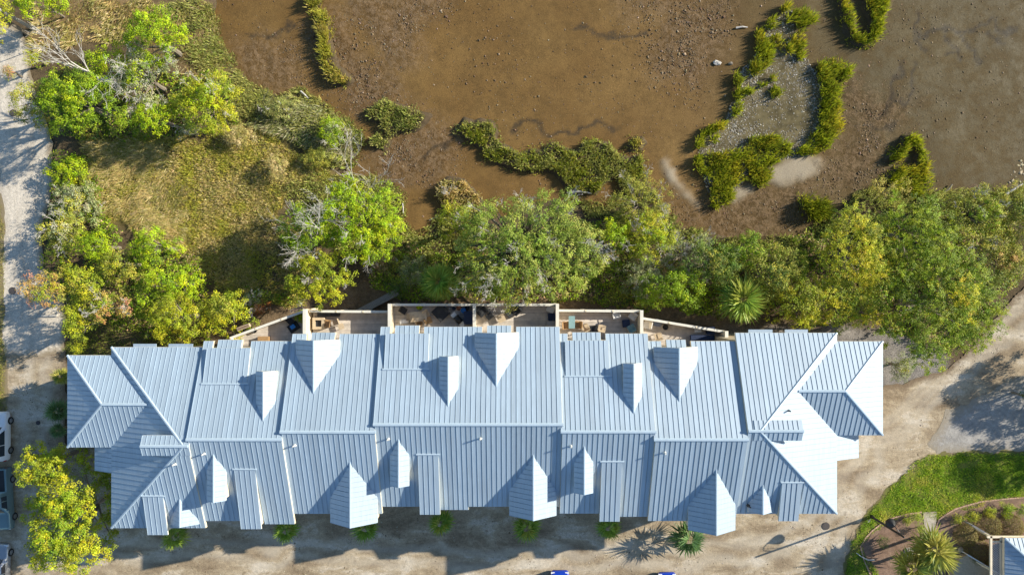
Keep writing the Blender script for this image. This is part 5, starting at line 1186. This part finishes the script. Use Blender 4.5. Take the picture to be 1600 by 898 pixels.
# ------------------------------------------------------------------ terrace furniture
def at(px_, py_, z=3.4): x, y, _ = P(px_, py_, z); return (x, y, ZD)
def chair(px_, py_, rz, mt, label, name='patio_chair', w=.58, arms=True):
    t_ = thing(name, label, 'chair', at(px_, py_), None, rz)
    MB().box((0, 0, .42), (w, .54, .05)).build('seat', M[mt], t_, local=True); MB().box((0, -.28, .70), (w, .05, .55), 0, .22).build('backrest', M[mt], t_, local=True)
    for sx in (-1, 1):
        for sy in (-1, 1): MB().tube((sx * (w / 2 - .04), sy * .22, 0), (sx * (w / 2 - .05), sy * .21, .42), .022, n=6).build('leg', M[mt], t_, local=True)
        if arms: MB().box((sx * (w / 2 + .02), -.02, .63), (.06, .52, .035)).build('armrest', M[mt], t_, local=True); MB().box((sx * (w / 2 + .02), .2, .5), (.04, .04, .26)).build('arm_post', M[mt], t_, local=True)
    return t_
def lounge(px_, py_, rz, mt, label):
    t_ = thing('lounge_chair', label, 'chair', at(px_, py_), None, rz)
    MB().box((0, 0, .22), (.82, .82, .22)).build('base', M['black'], t_, local=True); MB().box((0, .03, .39), (.70, .72, .14)).build('seat_cushion', M[mt], t_, local=True); MB().box((0, -.34, .60), (.78, .16, .46), 0, .15).build('backrest', M[mt], t_, local=True)
    for sx in (-1, 1): MB().box((sx * .39, .02, .42), (.10, .76, .34)).build('armrest', M['black'], t_, local=True)
def ottoman(px_, py_, rz, label):
    t_ = thing('ottoman', label, 'ottoman', at(px_, py_), None, rz); MB().box((0, 0, .17), (.62, .50, .30)).build('base', M['black'], t_, local=True); MB().box((0, 0, .38), (.58, .46, .10)).build('cushion', M['dark'], t_, local=True)
def table(px_, py_, rz, w, d, h, top, label, leg='grey', rnd=False):
    t_ = thing('patio_table', label, 'table', at(px_, py_), None, rz); m = MB()
    (m.lathe((0, 0, h - .04), [(w / 2, 0), (w / 2, .04)], 20) if rnd else m.box((0, 0, h - .02), (w, d, .04))); m.build('tabletop', M[top], t_, local=True)
    for sx in (-1, 1):
        for sy in (-1, 1): MB().tube((sx * w * .36, sy * d * .36, 0), (sx * w * .34, sy * d * .34, h - .04), .025, n=6).build('leg', M[leg], t_, local=True)
def pot(px_, py_, r, h, mt, label, plant=None):
    x, y, z = at(px_, py_); t_ = thing('flower_pot', label, 'pot', (x, y, z)); MB().lathe((0, 0, 0), [(r * .7, 0), (r, h * .9), (r * 1.08, h * .9), (r * 1.08, h), (r * .92, h), (r * .9, h * .85)], 16).build('pot', M[mt], t_, True, local=True)
    if plant:
        n = 260; d_ = rand_dirs(n); d_[:, 2] = np.abs(d_[:, 2]); c_ = d_ * rng.uniform(.2, 1, (n, 1)) * plant + np.array([x, y, z + h]); V, Q = leaves(c_, d_ + np.array([0, 0, .6]), .17); np_mesh('plant', V, Q, M['leaf'], t_, cols=jit(pick(PAL['lime'], n), n))['kind'] = 'stuff'
def boxy(px_, py_, rz, w, d, h, mt, name, label, cat, lid=None):
    t_ = thing(name, label, cat, at(px_, py_, 3.2), None, rz); MB().box((0, 0, h / 2), (w, d, h)).build('body', M[mt], t_, local=True); MB().box((0, 0, h + .02), (w + .06, d + .06, .05)).build('lid', M[lid or mt], t_, local=True)
def grill(px_, py_, rz, label):
    t_ = thing('barbecue_grill', label, 'grill', at(px_, py_), None, rz); MB().box((0, 0, .42), (.70, .50, .70)).build('cabinet', M['black'], t_, local=True)
    MB().tube((-.36, 0, .86), (.36, 0, .86), .25, n=14).build('hood', M['black'], t_, True, local=True); 
    for sx in (-1, 1): MB().box((sx * .56, 0, .80), (.36, .46, .04)).build('side_shelf', M['white'], t_, local=True)
    MB().tube((-.25, .29, .9), (.25, .29, .9), .015, n=6).build('handle', M['grey'], t_, local=True)
# triangular terrace
pot(470, 494, .24, .42, 'terracotta', 'potted leafy green plant on the triangular terrace', .62)
chair(453, 501, 2.4, 'black', 'black chair beside the potted plant on the triangular terrace')
boxy(459, 511, .6, .9, .7, .22, 'dark', 'storage_bin', 'low dark bin beside the black chair on the triangular terrace', 'bin'); boxy(459, 510, .6, .34, .3, .50, 'blue', 'blue_bin', 'small blue bin on the dark low bin', 'bin')
pot(397, 517, .18, .36, 'black', 'small dark pot near the planter box on the triangular terrace'); boxy(413, 529, 0, .9, .4, .45, 'wood', 'wooden_chest', 'brown wooden chest at the eave of the triangular terrace', 'chest')
# fire table terrace
t_ = thing('fire_table', 'square sandy fire table with a dark recessed middle on the terrace', 'table', at(498, 505)); 
for sx, sy, w, d in ((-.40, 0, .22, 1.02), (.40, 0, .22, 1.02), (0, .40, .58, .22), (0, -.40, .58, .22)): MB().box((sx, sy, .30), (w, d, .56)).build('side', M['sand_wood'], t_, local=True)
MB().box((0, 0, .2), (.575, .575, .36)).build('burner_tray', M['dark'], t_, local=True)
boxy(514, 490, 0, 1.9, .42, .42, 'dark', 'storage_bench', 'long dark storage bench under the parapet by the fire table', 'bench')
chair(512, 505, 1.4, 'wood', 'brown wooden chair facing the square fire table'); chair(525, 503, 1.9, 'sand_wood', 'light folding chair furthest from the square fire table', 'folding_chair', .5, False); table(533, 510, .3, .5, .5, .45, 'sand_wood', 'little sandy side table beside the folding chair')
# dining terrace
chair(630, 485, 2.6, 'black', 'black slatted chair in the terrace corner by the privacy wall'); pot(655, 479, .2, .3, 'wood', 'brown pot at the parapet of the dining terrace', .3)
table(654, 494, .1, 1.5, .9, .72, 'sand_wood', 'long sandy dining table on the terrace with the blue tub'); chair(640, 496, 1.3, 'sand_wood', 'tan dining chair at the end of the sandy table', 'dining_chair', .5); chair(666, 490, -2.6, 'sand_wood', 'tan dining chair on the parapet side of the sandy table', 'dining_chair', .5); chair(670, 500, -1.2, 'wood', 'dark wood dining chair on the house side of the sandy table', 'dining_chair', .5); chair(655, 503, .2, 'wood', 'dark wood dining chair at the eave by the sandy table', 'dining_chair', .5)
boxy(632, 502, .15, .7, .3, .4, 'white', 'cooler_box', 'white cooler box at the eave of the dining terrace', 'cooler')
table(689, 488, .75, 1.25, 1.25, .45, 'dark', 'large dark square table turned like a diamond on the terrace')
for i, (q, r, h, mt, lab) in enumerate((((703, 482), .15, .28, 'grey', 'small grey pot by the parapet'), ((709, 482), .16, .3, 'navy', 'navy pot beside the small grey pot'), ((717, 481), .21, .38, 'terracotta', 'brown pot between the navy pot and the blue tub'), ((724, 485), .22, .42, 'blue', 'bright blue tub on the terrace'), ((730, 481), .20, .36, 'black', 'black pot behind the bright blue tub'))): pot(*q, r, h, mt, lab)
grill(716, 499, 2.3, 'black barbecue grill with white side shelves on the terrace'); boxy(734, 496, 0, .9, 1.1, .8, 'navy', 'covered_hot_tub', 'dark blue covered box against the terrace divider', 'box')
# lounge terrace
lounge(753, 486, -2.45, 'dark', 'black cushioned lounge chair beside the terrace divider'); ottoman(765, 494, -2.45, 'black ottoman in front of the divider lounge chair'); lounge(806, 484, 2.35, 'dark', 'black cushioned lounge chair under the oak branches'); ottoman(796, 491, 2.35, 'black ottoman in front of the lounge chair under the oak')
table(783, 497, .4, .7, .7, .42, 'sand_wood', 'small pale low table between the two black lounge chairs'); chair(860, 483, 2.7, 'white', 'white chair in the corner under the oak leaves'); chair(861, 495, 1.6, 'navy', 'dark blue chair between the white chair and the grey table'); table(861, 506, .3, .7, .6, .5, 'grey', 'grey side table below the dark blue chair')
# white chair terrace
table(893, 503, 0, .55, 1.1, .72, 'teal', 'narrow pale blue table on the terrace with wooden chairs'); chair(884, 508, -1.5, 'wood', 'wooden armchair left behind the pale blue table'); chair(903, 507, 1.5, 'wood', 'wooden armchair on the sunny side of the pale blue table'); chair(914, 511, .5, 'sand_wood', 'tan slatted chair beside the wooden armchairs'); chair(927, 513, .1, 'black', 'black frame chair at the eave beside the tan slatted chair'); chair(940, 512, -.2, 'sand_wood', 'tan frame chair at the eave beside the black frame chair')
chair(963, 493, -2.9, 'white', 'white plastic chair by the parapet facing the house'); chair(988, 494, 2.5, 'white', 'white plastic chair in the corner by the privacy wall'); chair(986, 512, .5, 'teal', 'pale teal chair at the eave corner by the privacy wall'); boxy(978, 505, .1, .6, .6, .3, 'navy', 'low_stool', 'low blue stool before the pale teal chair', 'stool')
# slanting terrace
chair(1011, 507, 1.4, 'white', 'white armchair beside the privacy wall on the slanting terrace'); chair(1027, 505, 2.9, 'grey', 'grey chair beside the white armchair on the slanting terrace'); pot(1040, 511, .24, .4, 'black', 'round black pot on the slanting terrace'); chair(1028, 525, .3, 'sand_wood', 'tan frame chair at the eave of the slanting terrace')
table(1090, 515, .1, .62, .45, .5, 'white', 'small white table in the middle of the slanting terrace'); boxy(1109, 516, 0, .62, .6, .62, 'navy', 'storage_box', 'dark blue storage box near the end wall of the slanting terrace', 'box'); boxy(1096, 528, 0, 2.0, .5, .5, 'navy', 'storage_box', 'long dark storage box at the eave of the slanting terrace', 'box')
